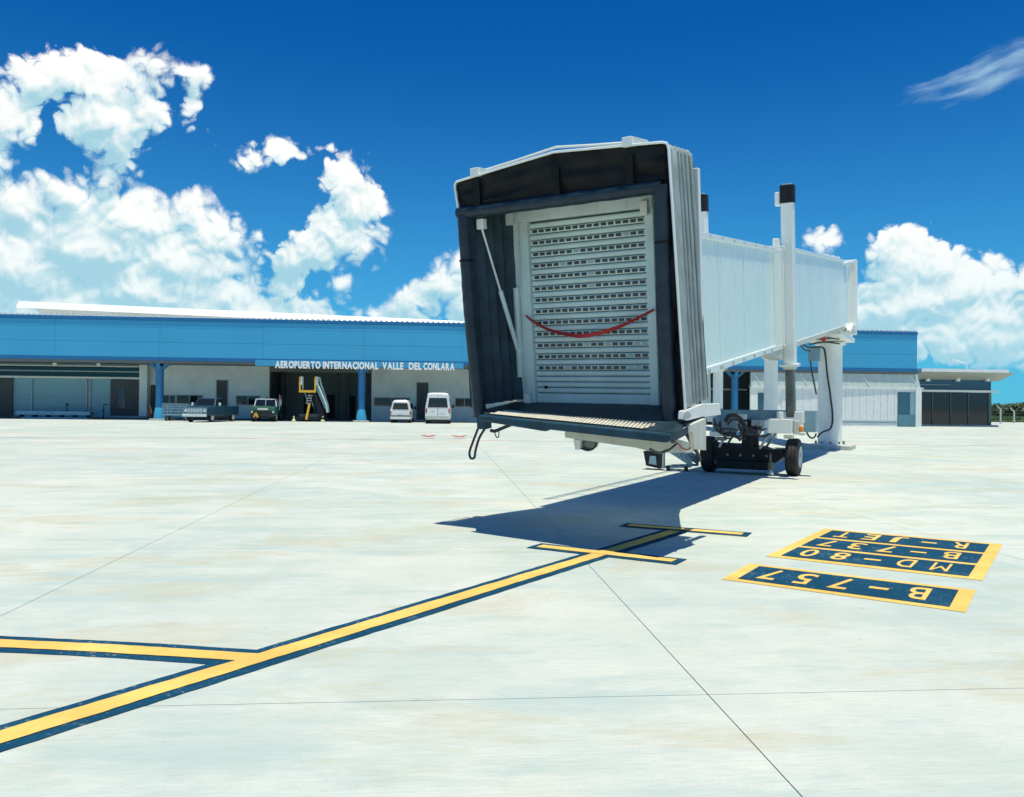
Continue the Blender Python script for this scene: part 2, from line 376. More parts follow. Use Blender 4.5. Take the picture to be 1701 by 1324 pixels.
# ------------------------------------------------------------------ apron: concrete slabs with open joints
GA = R(5.0)
EV = Vector((math.cos(GA), math.sin(GA), 0)); NV = Vector((-math.sin(GA), math.cos(GA), 0))
def G(a, b, z=0.0): return EV * a + NV * b + Vector((0, 0, z))
A0, B0, SL = 1.5, 4.47, 4.7
IA0, IA1, IB0, IB1 = -8, 9, -2, 8
a_lo, a_hi, b_lo, b_hi = A0 + SL * IA0, A0 + SL * IA1, B0 + SL * IB0, B0 + SL * IB1
g = 0.003
mb = MB()
BIG = 400.0; BF = 96.0
def quad(mb, a0, a1, b0, b1, z):
    mb.add([G(a0, b0, z), G(a1, b0, z), G(a1, b1, z), G(a0, b1, z)], [(0, 1, 2, 3)])
quad(mb, -BIG, BIG, b_hi + g, BF, 0); quad(mb, -BIG, BIG, -BIG, b_lo - g, 0)
quad(mb, -BIG, a_lo - g, b_lo - g, b_hi + g, 0); quad(mb, a_hi + g, BIG, b_lo - g, b_hi + g, 0)
apron = mb.build('apron', CONCRETE); apron['kind'] = 'structure'; ORG[apron] = Vector((0, 0, 0))
mb = MB(); quad(mb, a_lo - 1, a_hi + 1, b_lo - 1, b_hi + 1, -0.03); mb.build('joint_bed', JOINT, apron)
mb = MB(); hh = SL / 2 - g
mb.hexa([(-hh, -hh, -0.028), (hh, -hh, -0.028), (hh, hh, -0.028), (-hh, hh, -0.028), (-hh, -hh, 0), (hh, -hh, 0), (hh, hh, 0), (-hh, hh, 0)])
slab_me = None
for i in range(IA0, IA1):
    for j in range(IB0, IB1):
        c = G(A0 + SL * (i + 0.5), B0 + SL * (j + 0.5))
        if slab_me is None:
            o = mb.build('slab', CONCRETE, apron); slab_me = o.data; o.matrix_basis = Matrix.Translation(c) @ Matrix.Rotation(GA, 4, 'Z'); continue
        inst(slab_me, 'slab', apron, Matrix.Translation(c) @ Matrix.Rotation(GA, 4, 'Z'))
mb = MB(); quad(mb, -6000, 6000, BF, 9000, -0.02); quad(mb, -6000, 6000, -6000, -BIG, -0.02)
quad(mb, -6000, -BIG, -BIG, BF, -0.02); quad(mb, BIG, 6000, -BIG, BF, -0.02)
fld = mb.build('field', GRASS); fld['kind'] = 'structure'

# ------------------------------------------------------------------ painted markings
rj = random.Random(11)
def strip(mb, pts, w, z, jit=0.0045):      # flat ribbon along a ground polyline, brushed edges a little uneven
    fine = []
    for a, b in zip(pts[:-1], pts[1:]):
        n = max(1, int((b - a).length / .07))
        if n > 400: n = 400
        fine += [a.lerp(b, k / n) for k in range(n)]
    fine.append(pts[-1]); pts = fine; n = len(pts); vs = []; e1 = e2 = 0.0
    for i, p in enumerate(pts):
        t = (pts[min(i + 1, n - 1)] - pts[max(i - 1, 0)]).normalized(); q = Vector((-t.y, t.x, 0))
        e1 = e1 * .6 + rj.uniform(-jit, jit); e2 = e2 * .6 + rj.uniform(-jit, jit)
        vs += [p + q * (w / 2 + e1) + Vector((0, 0, z)), p - q * (w / 2 + e2) + Vector((0, 0, z))]
    mb.add(vs, [(2 * i, 2 * i + 1, 2 * i + 3, 2 * i + 2) for i in range(n - 1)])
def mark(name, label, lines, wy, wd, cap=0.0):
    t = thing(name, label, 'marking', lines[0][0])
    d, y = MB(), MB()
    for k, pts in enumerate(lines):
        a = (pts[0] - pts[1]).normalized() * cap; b = (pts[-1] - pts[-2]).normalized() * cap
        strip(d, [pts[0] + a] + pts[1:-1] + [pts[-1] + b], wd, 0.004 + 0.0012 * k); strip(y, pts, wy, 0.0085 + 0.0012 * k)
    d.build('dark_border', PAINTD, t); y.build('yellow_stripe', PAINTY, t); return t
p0, p1 = gnd(0, 1227), gnd(1120, 883); dl = (p1 - p0).normalized()
mark('guide_line', 'long yellow guide line with dark edges running under the boarding bridge cab', [[p0 - dl * 3, p1]], 0.16, 0.33)
br = [gnd(425, 1094), gnd(341, 1088.5), gnd(171, 1078), gnd(0, 1070)]
br.append(br[-1] + (br[-1] - br[-2]).normalized() * 3)
tb_ = mark('branch_line', 'short yellow branch line with dark edges forking off the long guide line', [br], 0.16, 0.33)
for ch in tb_.children: ch.location.z = -0.001
mark('stop_bar', 'yellow stop bar with dark edges crossing the middle of the guide line', [[gnd(897, 908), gnd(1120, 932.7)]], 0.17, 0.35, 0.08).location.z += 0.003
mark('stop_bar', 'yellow stop bar with dark edges capping the end of the guide line', [[gnd(1044, 873), gnd(1234, 888)]], 0.17, 0.35, 0.08).location.z += 0.003
def paint_box(corners, rows, label, bu, bv):
    nl, nr, fr, fl = [gnd(*c) for c in corners]
    def S(u, v, z):    # u: 0 at the right end .. 1 at the left end, v: 0 at the far edge .. 1 at the near edge (text reads from beyond)
        return (fr * (1 - u) + fl * u) * (1 - v) + (nr * (1 - u) + nl * u) * v + Vector((0, 0, z))
    t = thing('stand_marking', label, 'marking', (nl + nr + fl + fr) / 4)
    MB().add([S(0, 0, .004), S(1, 0, .004), S(1, 1, .004), S(0, 1, .004)], [(0, 1, 2, 3)]).build('yellow_border', PAINTY, t)
    n = len(rows); ext = ((fl - fr).length + (nl - nr).length) / 2; hv = ((nl - fl).length + (nr - fr).length) / 2
    rh = (1 - bv * (n + 1)) / n
    for k, body in enumerate(rows):
        v0 = bv + k * (rh + bv); v1 = v0 + rh
        pn = MB().add([S(bu, v0, .008), S(1 - bu, v0, .008), S(1 - bu, v1, .008), S(bu, v1, .008)], [(0, 1, 2, 3)]).build('dark_panel', PAINTD, t)
        for i, ch in enumerate(body):
            vs, fs = text_faces(ch, 0.0 if ch == 'M' else 0.012)
            x0 = min(v.x for v in vs); x1 = max(v.x for v in vs); y0 = min(v.y for v in vs); y1 = max(v.y for v in vs)
            uc = bu + (1 - 2 * bu) * (0.155 + 0.725 * i / (len(body) - 1)); lh = rh * 0.70; lw = 0.080
            if ch == '-': q = [S(uc - lw / 2 + (v.x - x0) / (x1 - x0) * lw, (v0 + v1) / 2 - rh * .05 + (1 - (v.y - y0) / (y1 - y0)) * rh * .1, .012) for v in vs]
            else: q = [S(uc - lw / 2 + (v.x - x0) / (x1 - x0) * lw, v1 - rh * .15 - (1 - (v.y - y0) / (y1 - y0)) * lh, .012) for v in vs]
            # letter tops point to the camera side: flip v inside the row
            q = []
            for v in vs:
                fx = (v.x - x0) / (x1 - x0); fy = (v.y - y0) / (y1 - y0)
                vv = v0 + rh * (0.15 + 0.70 * fy) if ch != '-' else v0 + rh * (0.45 + 0.12 * fy)
                q.append(S(uc - lw / 2 + fx * lw, vv, .012))
            MB().add(q, fs).build('painted_letter' if ch != '-' else 'painted_dash', PAINTY, pn)
    return t
paint_box([(1198.4, 962.7), (1604, 1017.8), (1621, 980.8), (1245.9, 936.4)], ['B-757'], 'single row yellow bordered box painted B-757 on the concrete', 0.062, 0.115)
paint_box([(1271.9, 924.4), (1631.8, 964.9), (1665.5, 904.5), (1369.9, 878.5)], ['R-JET', 'B-737', 'MD-80'], 'three row yellow bordered box painted MD-80, B-737 and R-JET', 0.062, 0.05)
m_ = MB(); strip(m_, [gnd(-200, 726), gnd(400, 728.5), gnd(820, 732), gnd(1425, 738), gnd(1701, 741), gnd(1900, 743)], 0.10, 0.004)
tag(m_.build('red_line', PAINTR), 'thin red line painted across the apron before the terminal', 'marking')
for k, (xa, xb, ya) in enumerate([(702, 722, 723), (752, 774, 723.5)]):
    t = thing('red_bay_mark', 'small pair of red bay dashes painted beyond the red line', 'marking', gnd((xa + xb) / 2, ya), 'red bay marks')
    m_ = MB(); strip(m_, [gnd(xa, ya), gnd((xa + xb) / 2, ya + 2.5), gnd(xb, ya)], 0.22, 0.004); m_.build('red_dash', PAINTR, t)
    m_ = MB(); strip(m_, [gnd(xa, ya + 4.5), gnd((xa + xb) / 2, ya + 5.5), gnd(xb, ya + 4.5)], 0.16, 0.004); m_.build('red_dash', PAINTR, t)

# ------------------------------------------------------------------ terminal
F0 = Vector((-12.24, 67.09, 0))
def FB(t, n, z): return F0 + EV * t + NV * n + Vector((0, 0, z))
def f2(x, y, n):
    p = onplane(x, y, FB(0, n, 0), NV) - F0; return p.dot(EV), p.z
def frect(x0, y0, x1, y1, n):
    xm, ym = (x0 + x1) / 2, (y0 + y1) / 2
    return f2(x0, ym, n)[0], f2(x1, ym, n)[0], f2(xm, y1, n)[1], f2(xm, y0, n)[1]
term = thing('terminal_building', 'long airport terminal with light blue fascia and blue columns', 'building', FB(0, 3, 0))
def tbox(name, m, t0, t1, n0, n1, z0, z1, parent=None, bevel=0.0):
    return MB().box(FB, t0, t1, n0, n1, z0, z1).build(name, m, parent or term, bevel=bevel)
T0 = -46.0; T1 = f2(1523.5, 600, -0.55)[0]
ZT, ZC0, ZC1 = 8.15, 4.98, 7.88
# backing of the fascia + cladding panels in rows, open joints
tbox('fascia_backing', FASCD, T0, T1 - .02, -.50, .30, 4.80, 8.0)
PW = 7.95; rows = [(ZC0, ZC0 + .415 * (ZC1 - ZC0)), (ZC0 + .415 * (ZC1 - ZC0), ZC0 + .81 * (ZC1 - ZC0)), (ZC0 + .81 * (ZC1 - ZC0), ZC1)]
tt = 0.15
edges = sorted([tt + PW * k for k in range(-5, 7) if T0 < tt + PW * k < T1] + [T0, T1])
for a, b in zip(edges[:-1], edges[1:]):
    if b - a < 0.3: continue
    for (za, zb) in rows:
        w2 = .007
        o = tbox('cladding_panel', FASC, a + w2, b - w2, -.55 - random.uniform(0, .006), -.50, za + w2, zb - w2)
tbox('fascia_top_trim', FASCD, T0, T1 + .01, -.62, -.45, ZC1 + .01, ZT)
tbox('fascia_bottom_trim', FASCD, T0, T1 + .01, -.60, .30, 4.72, ZC0 - .01)
tbox('soffit_shade_strip', SOFFIT, T0, T1, -.52, -.40, 4.52, 4.71)  # dark colour stands in for the shaded gap below the fascia
# ribbed roof edge
mb = MB(); t = T0
while t < T1 - .2:
    mb.box(FB, t, t + .16, -.58, 10.0, ZT - .02, ZT + .12); t += .42
mb.build('roof_rib', SHEETW, term, kind='stuff')
tbox('roof_sheet', SHEETW, T0, T1 - .05, -.44, 10.0, ZT - .06, ZT)
# raised roof plane behind the fascia edge, falling to the right
ul, zl0 = f2(30, 511, 5.0); _, zl1 = f2(30, 499.5, 5.0); ur, zr1 = f2(790, 534.5, 5.0)
mb = MB(); zr0 = zr1 - .28
def slp(t): return (t - ul) / (ur - ul)
mb.hexa([FB(ul, 4.6, zl1 - .62), FB(ur, 4.6, zr1 - .60), FB(ur, 11, zr1 - .1), FB(ul, 11, zl1 - .1), FB(ul, 5.1, zl1), FB(ur, 5.1, zr1), FB(ur, 11, zr1 + .1), FB(ul, 11, zl1 + .1)])
mb.build('upper_roof', SHEETW, term)
mb = MB(); mb.hexa([FB(ul + 3.0, 5.3, ZT), FB(ur, 5.3, ZT), FB(ur, 10, ZT), FB(ul + 3.0, 10, ZT), FB(ul + 1, 5.3, zl1 - .56), FB(ur, 5.3, zr1 - .5), FB(ur, 10, zr1 - .2), FB(ul + 1, 10, zl1 - .2)])
mb.build('clerestory_wall', WALLW, term)
# soffit
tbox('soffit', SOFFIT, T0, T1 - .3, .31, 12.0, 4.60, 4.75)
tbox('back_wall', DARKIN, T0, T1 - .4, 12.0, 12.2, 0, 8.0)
# columns
def column(t):
    ring = lambda r, z, sq=1.0: [FB(t + r * math.cos(2 * math.pi * k / 20), r * math.sin(2 * math.pi * k / 20), z) for k in range(20)]
    mb = MB(); mb.loft([ring(.30, .9), ring(.30, 4.1), ring(.34, 4.3)])
    c = smooth_by_angle(mb.build('column', COLB, term))
    mb = MB(); mb.loft([ring(.43, .12), ring(.42, .35), ring(.33, .95), ring(.305, 1.0)]); smooth_by_angle(mb.build('column_foot', COLSUN, c))
    MB().box(FB, t - .62, t + .62, -.6, .6, 0, .13, .06).build('plinth', CONC, c)
    mb = MB()
    for sg in (-1, 1):
        mb.hexa([FB(t + sg * .2, -.12, 4.05), FB(t + sg * .34, -.12, 4.05), FB(t + sg * .34, .12, 4.05), FB(t + sg * .2, .12, 4.05), FB(t + sg * .55, -.16, 4.6), FB(t + sg * .95, -.16, 4.6), FB(t + sg * .95, .16, 4.6), FB(t + sg * .55, .16, 4.6)])
        mb.hexa([FB(t - .12, sg * .2, 4.05), FB(t - .12, sg * .34, 4.05), FB(t + .12, sg * .34, 4.05), FB(t + .12, sg * .2, 4.05), FB(t - .16, sg * .45, 4.6), FB(t - .16, sg * .53, 4.6), FB(t + .16, sg * .53, 4.6), FB(t + .16, sg * .45, 4.6)])
    mb.build('column_bracket', COLB, c)
for t in (-15.9, 0.0, 15.9, 31.2): column(t)
# sign board with letters
sa, sb, sz0, sz1 = frect(424, 603, 770, 613, -.62)
sb_ = tbox('sign_board', mat('sign_blue', (0.05, 0.34, 0.58), 0.4, var=0.05), sa, sb, -.66, -.605, 4.42, 4.90)
def letters(body, t_a, t_b, z0, z1, n):
    vs, fs = text_faces(body, 0.035)
    x0 = min(v.x for v in vs); x1 = max(v.x for v in vs)
    # split into characters by laying them out one at a time
    adv = []; 
    for i in range(len(body)):
        if body[i] == ' ': adv.append(None); continue
        v, f = text_faces(body[i], 0.05); adv.append((v, f, min(p.x for p in v), max(p.x for p in v)))
    tot = sum((a[3] - a[2] + .07) if a else .30 for a in adv) - .07
    sc = (t_b - t_a) / tot; x = t_a
    for a in adv:
        if a is None: x += .30 * sc; continue
        v, f, xa, xb = a; ya = 0.0; yb = 0.69
        lo = [FB(x + (p.x - xa) * sc, n, z0 + (p.y - ya) / (yb - ya) * (z1 - z0)) for p in v]
        hi = [FB(x + (p.x - xa) * sc, n - .05, z0 + (p.y - ya) / (yb - ya) * (z1 - z0)) for p in v]
        mb = MB().add(hi, f); mb.add(lo, f)
        ed = {}
        for ff in f:
            for i in range(len(ff)):
                e = (ff[i], ff[(i + 1) % len(ff)]); ed[e] = 1
        k = len(v)
        side = [(e[0], e[1], e[1] + k, e[0] + k) for e in ed if (e[1], e[0]) not in ed]
        mb.f += side
        mb.build('letter', SIGNW, sb_)
        x += (xb - xa + .07) * sc
for body, xa, xb in (('AEROPUERTO', 457, 532.5), ('INTERNACIONAL', 536.5, 628.5), ('VALLE', 635, 670), ('DEL', 679, 700.5), ('CONLARA', 703.5, 755)):
    xm = (xa + xb) / 2; ym = 605.5 + (xm - 457) * .0125
    ta, tb2, z0, z1 = frect(xa, ym - 5.3, xb, ym + 5.3, -.67); letters(body, ta, tb2, z0, z1, -.665)
# recessed walls under the canopy (plane n = NW)
NW = 4.6
def wallrun(name, m, x0, x1, n=NW, z1=4.6, thick=.25):
    ta, tb2 = f2(x0, 660, n)[0], f2(x1, 660, n)[0]; return tbox(name, m, ta, tb2, n, n + thick, 0.0, z1)
def opening(name, m, rect, n, parent, proud=.03, frame=None, split=0, pane=None):
    ta, tb2, z0, z1 = frect(*rect, n); z0 = max(z0, 0.02)
    o = MB().box(FB, ta, tb2, n - proud, n + .02, z0, z1).build(name, m, parent)
    if frame:
        mb = MB(); w = .06
        for (p, q, r_, s_) in ((ta - w, tb2 + w, z1, z1 + w), (ta - w, tb2 + w, z0 - w, z0), (ta - w, ta, z0, z1), (tb2, tb2 + w, z0, z1)):
            mb.box(FB, p, q, n - proud - .03, n + .015, max(r_, .005), s_)
        for k in range(1, split):
            tm = ta + (tb2 - ta) * k / split; mb.box(FB, tm - w / 2, tm + w / 2, n - proud - .028, n - proud + .01, z0, z1)
        mb.build('frame', frame, o)
    return o
w1 = wallrun('wall', WALL, 272, 447)
for rc in ((272, 657, 291, 671), (294, 657, 336, 671), (393, 658, 431, 672)): opening('window', GLASS, rc, NW, w1, frame=FRAMEA, split=2)
opening('door', DARKIN, (360, 632, 378, 697), NW, w1, frame=FRAMEA)
w2 = wallrun('wall', WALL, 617, 800)
for rc in ((622, 661, 680, 674), (757, 662, 786, 675), (788, 662, 806, 675)): opening('window', GLASS, rc, NW, w2, frame=FRAMEA, split=2)
opening('door', DARKIN, (692.5, 636, 711, 697), NW, w2, frame=FRAMEA)
wm = tbox('wall', WALL, f2(806, 660, NW)[0], f2(1160, 660, NW)[0], NW + .02, NW + .27, 0, 4.6)
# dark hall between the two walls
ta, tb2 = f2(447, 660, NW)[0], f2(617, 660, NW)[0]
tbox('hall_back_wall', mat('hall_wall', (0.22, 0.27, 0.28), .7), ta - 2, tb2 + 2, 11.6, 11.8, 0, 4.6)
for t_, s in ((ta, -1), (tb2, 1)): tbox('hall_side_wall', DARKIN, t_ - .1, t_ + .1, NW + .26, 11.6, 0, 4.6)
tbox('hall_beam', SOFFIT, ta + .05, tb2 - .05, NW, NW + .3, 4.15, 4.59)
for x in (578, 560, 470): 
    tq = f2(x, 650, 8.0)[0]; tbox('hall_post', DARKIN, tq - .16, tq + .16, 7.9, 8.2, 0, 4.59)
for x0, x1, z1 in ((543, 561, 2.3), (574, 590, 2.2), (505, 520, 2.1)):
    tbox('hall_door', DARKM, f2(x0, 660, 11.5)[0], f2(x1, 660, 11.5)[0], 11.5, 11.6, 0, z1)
# left bay: white beam, dark clerestory with lights, panels and dark doorway
ta, tb2 = f2(-40, 660, NW)[0], f2(233, 660, NW)[0]
lw = tbox('wall', mat('bay_wall', (0.24, 0.47, 0.55), .6, var=.05), ta, tb2, NW + .5, NW + .7, 0, 4.6)
_, _, z0, z1 = frect(0, 625.5, 233, 628.5, NW); tbox('bay_beam', WALLW, ta, tb2, NW - .1, NW + .5, z0, z1)
tbox('bay_clerestory', GLASS, ta, tb2, NW + .42, NW + .499, z1, 4.45)
_, _, zq0, zq1 = frect(0, 615.5, 233, 617.5, NW + .4); tbox('bay_rail', FRAMEA, ta, tb2, NW + .36, NW + .42, zq0, zq1)
tbox('bay_top_beam', WALLW, ta, tb2, NW - .2, NW - .05, 4.36, 4.44)
for x in (91, 164):
    tq, zq = f2(x, 607.5, 3.4); MB().box(FB, tq - .16, tq + .16, 3.3, 3.55, 4.38, 4.60, .05).build('soffit_light', WALLW, term)
for x in (19, 53, 144, 150):
    tq = f2(x, 660, NW + .45)[0]; tbox('bay_mullion', FRAMEA, tq - .05, tq + .05, NW + .40, NW + .5, 0, z0)
for za in (1.05, 1.9): tbox('bay_rail', FRAMEA, f2(20, 660, NW)[0], f2(178, 660, NW)[0], NW + .44, NW + .50, za, za + .035)
tbox('bay_doorway', DARKIN, f2(181, 660, NW)[0], f2(231, 660, NW)[0], NW + .30, NW + .46, .25, z0 - .05)
tbox('bay_doorway', DARKIN, ta, f2(17, 660, NW)[0], NW + .30, NW + .46, .02, z0 - .02)
tbox('door_leaf', mat('glass_blue', (.03, .07, .10), .1, var=0), f2(195, 660, NW)[0], f2(206, 660, NW)[0], NW + .27, NW + .30, .9, 2.6)
tbox('bay_step', mat('step_blue', (.25, .42, .50), .6), f2(178, 660, NW)[0], f2(244, 660, NW)[0], NW - .7, NW + .29, 0, .24)
tbox('pier', WALL, f2(233, 660, NW)[0], f2(246, 660, NW)[0], NW - .3, NW + .7, 0, 4.58)
tbox('dark_side_opening', DARKIN, f2(246, 660, NW)[0], f2(262, 660, NW)[0], NW + .6, NW + .8, 0, 2.9)
tbox('wall_above_opening', WALL, f2(246, 660, NW)[0], f2(272.3, 660, NW)[0], NW + .55, NW + .85, 2.9, 4.58)
# raised dark strip along the foot of the recessed walls
tbox('floor_strip', mat('strip_dark', (.12, .13, .13), .8), T0, f2(445, 695, 1.2)[0], 3.2, NW - .02, 0, .10)
# right part: column bay, then the white wall standing forward under its own awning
NR = 0.55
ta, tb2 = f2(1160, 660, NW)[0], f2(1240, 660, NW)[0]
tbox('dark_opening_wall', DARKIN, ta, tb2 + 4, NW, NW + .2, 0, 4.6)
tbox('opening_beam', WALL, ta, tb2, NW - .15, NW - .01, 3.05, 3.18)
tE = f2(1517.5, 660, NR)[0]; tS = f2(1240, 660, NR)[0]
def nwall(t): return -.52 + (tE - t) / (tE - tS) * 0.16      # the wall runs back a little towards the columns
def WB(t, n, z): return FB(t, nwall(t) + n, z)
zw1 = 4.5; za = f2(1450, 645.5, -.1)[1]
rw = MB().box(WB, tS, tE, .05, .12, 0, za + .05).build('wall', WALLW, term)
pd0, pd1 = f2(1480.5, 670, NR)[0], f2(1508, 670, NR)[0]
qd0, qd1 = f2(1248, 670, NR + .5)[0], f2(1269.5, 670, NR + .5)[0]
mb = MB(); t = f2(1291, 670, NR)[0]; first = True
zs0, zs1 = .55, 2.95
while t < pd0 - .12:
    w = min(.62, pd0 - .1 - t)
    MB().box(WB, t + .012, t + w - .012, .0, .06, zs0, za).build('wall_panel', SHEETW, rw); t += .62
MB().box(WB, f2(1291, 670, NR)[0], pd0 - .1, -.05, .05, 0, .14).build('wall_base', WALLW, rw)
MB().box(WB, f2(1291, 670, NR)[0], pd0 - .1, -.03, .05, .30, .38).build('wall_rail', BLUEGREY, rw)
MB().box(WB, pd0, pd1 - .42, -.01, .06, .05, 2.95).build('door', mat('door_teal', (.03, .12, .17), .4), rw)
MB().box(WB, pd1 - .42, pd1, .0, .06, .05, 2.95).build('door_side_panel', mat('pale_teal', (.22, .40, .44), .5), rw)
MB().box(WB, pd0, pd1, -.05, .06, .05, 1.05).build('door_rail_panel', mat('rail_teal', (.10, .25, .31), .5), rw)
MB().box(WB, pd1 + .02, tE + .02, -.12, .06, 0, za - .02).build('end_pier', WALLW, rw)
MB().box(WB, qd0, qd1, -.01, .06, .02, 2.75).build('door', mat('door_teal', (.03, .12, .17), .4), rw)
MB().box(WB, tS - .05, qd0 - .03, -.10, .06, 0, za).build('pier', WALLW, rw)
aw = MB().box(FB, tS, tE + .25, -.57, .0, za, za + .11).build('awning', SHEETW, term)
mb = MB(); mb.hexa([FB(tS, -.50, za + .112), FB(tE, -.50, za + .112), FB(tE, -.2, za + .112), FB(tS, -.2, za + .112), FB(tS, -.36, zw1), FB(tE - .2, -.36, zw1), FB(tE - .2, -.2, zw1), FB(tS, -.2, zw1)])
mb.build('awning_slope', mat('awning_sheet', (.50, .58, .56), .5), aw)
for x in (1258, 1335, 1438, 1517):
    tq = f2(x, 640, -.3)[0]; MB().tube([FB(tq + .28, -.54, za + .08), FB(tq - .3, -.38, zw1 - .12)], .035, 8).build('stay', SHEETW, aw)
tbox('end_wall', WALLW, T1 - .35, T1 - .1, .31, 12, 0, 4.6); tbox('end_fascia', FASC, T1 - .02, T1 + .02, -.5, 12, 4.8, 8.0)

# ------------------------------------------------------------------ glass pavilion at the end of the terminal
NP = 3.4
pv = thing('glass_pavilion', 'low dark glass pavilion with overhanging flat roof at terminal end', 'building', FB(f2(1580, 700, NP)[0], NP + 2, 0))
pa, pb = f2(1519, 660, NP)[0], f2(1647.5, 660, NP)[0]
_, _, zb0, zb1 = frect(1520, 648, 1640, 651.5, NP)
def pbox(name, m, t0, t1, n0, n1, z0, z1, par=None): return MB().box(FB, t0, t1, n0, n1, z0, z1).build(name, m, par or pv)
pbox('floor_plinth', CONC, pa, pb + .3, NP - .5, NP + 9, 0, .14)
pbox('interior_wall', DARKIN, pa, pb - .2, NP + 3.0, NP + 3.2, .14, 4.2)
xs = [1519, 1548.5, 1578.5, 1608, 1642]
for a, b in zip(xs[:-1], xs[1:]):
    ta, tb2 = f2(a, 670, NP)[0] + .07, f2(b, 670, NP)[0] - .07
    pbox('glass_pane', GLASS, ta, tb2, NP, NP + .05, .16, zb0 - .02)
for x in xs[1:]:
    tq = f2(x, 670, NP)[0]; pbox('mullion', mat('mullion_dark', (.07, .10, .11), .4, .3, var=.05), tq - .05, tq + .05, NP - .06, NP + .1, .14, zb0)
pbox('corner_post', mat('post_green', (.10, .16, .14), .5), pb - .35, pb - .05, NP - .02, NP + .3, .14, zb0)
pbox('beam', SHEETW, pa, pb + .3, NP - .45, NP + .2, zb0, zb1)
zt_ = f2(1600, 632, NP)[1]
pbox('upper_band', mat('band_blue', (.02, .10, .18), .2, var=.05), pa, pb - .05, NP + .05, NP + .2, zb1, zt_ + .1)
pbox('band_rail', FRAMEA, pa, pa + 3.4, NP - .02, NP + .05, (zb1 + zt_) / 2, (zb1 + zt_) / 2 + .05)
# roof slab: thin edge in front, soffit rising outwards
zf = f2(1600, 618.5, NP - 2.4)[1]; ze = f2(1600, 613, NP - 2.4)[1]; tr = f2(1687, 622, NP - 2.4)[0]; tr2 = f2(1676, 615, NP - 2.4)[0]
mb = MB(); mb.hexa([FB(pa - .8, NP + .2, zt_), FB(pb + .9, NP + .2, zt_), FB(pb + .9, NP + 9, zt_), FB(pa - .8, NP + 9, zt_), FB(pa - .8, NP - 2.4, zf), FB(tr, NP - 2.4, zf), FB(tr, NP + 10, zf), FB(pa - .8, NP + 10, zf)])
mb.build('roof_slab', SLABR, pv)
pbox('roof_edge', SHEETW, pa - .8, tr2, NP - 2.42, NP + 9, zf + .01, ze)
for x in (1541.5, 1591.5, 1641):
    tq = f2(x, 631, NP - .3)[0]; z_ = f2(x, 631, NP - .3)[1]
    MB().box(FB, tq - .17, tq + .17, NP - .42, NP - .10, z_ - .14, z_ + .12, .05).build('soffit_light', WALLW, pv)
# roof floodlight pole behind the pavilion roof
lp = thing('roof_lamp', 'thin bent white lamp arm on the glass pavilion roof', 'lamp', FB(f2(1606, 613, NP + 3)[0], NP + 3, ze))
b_ = FB(f2(1606, 613, NP + 3)[0], NP + 3, ze - .02)
zt2 = f2(1606, 604, NP + 3)[1]; tl = f2(1582, 597.5, NP + 3)
MB().tube([b_, Vector((b_.x, b_.y, zt2)), FB(tl[0] + .25, NP + 3, tl[1] - .05)], .05, 8).build('arm', SHEETW, lp)
MB().box(FB, tl[0] - .15, tl[0] + .35, NP + 2.9, NP + 3.1, tl[1] - .09, tl[1] + .05, .03).build('lamp_head', SHEETW, lp)

# ------------------------------------------------------------------ fence, trees beyond
def fence_post(x, ytop, ybase):
    p = gnd(x, ybase); d = p.y
    zt = aty(x, ytop + 4, d).z
    t = thing('fence_post', 'pale concrete fence post with bent top arm on the grass', 'fence post', p, 'concrete posts of the perimeter fence')
    MB().box(lambda a, b, c: p + Vector((a, b, c)), -.07, .07, -.07, .07, -.1, zt, .02).build('shaft', CONC, t)
    mb = MB(); mb.tube([p + Vector((0, 0, zt - .05)), p + Vector((-.42, 0, zt + .34))], [.07, .05], 6); mb.build('top_arm', CONC, t)
    return p, zt
fp = [fence_post(1662, 675, 703.6), fence_post(1684.5, 679, 703.0)]
dv = (fp[1][0] - fp[0][0])
for k in (2, 3): 
    q = fp[0][0] + dv * k; 
    t = thing('fence_post', 'pale concrete fence post with bent top arm on the grass', 'fence post', q, 'concrete posts of the perimeter fence')
    MB().box(lambda a, b, c: q + Vector((a, b, c)), -.07, .07, -.07, .07, -.1, fp[1][1], .02).build('shaft', CONC, t)
    MB().tube([q + Vector((0, 0, fp[1][1] - .05)), q + Vector((-.42, 0, fp[1][1] + .34))], [.07, .05], 6).build('top_arm', CONC, t)
mb = MB()
for z in (.3, .7, 1.1, 1.5): mb.tube([fp[0][0] - dv * 2 + Vector((0, 0, z)), fp[0][0] + dv * 4 + Vector((0, 0, z))], .008, 4)
tag(mb.build('fence_wire', FRAMEA), 'thin wire strands strung between the concrete fence posts', 'fence')
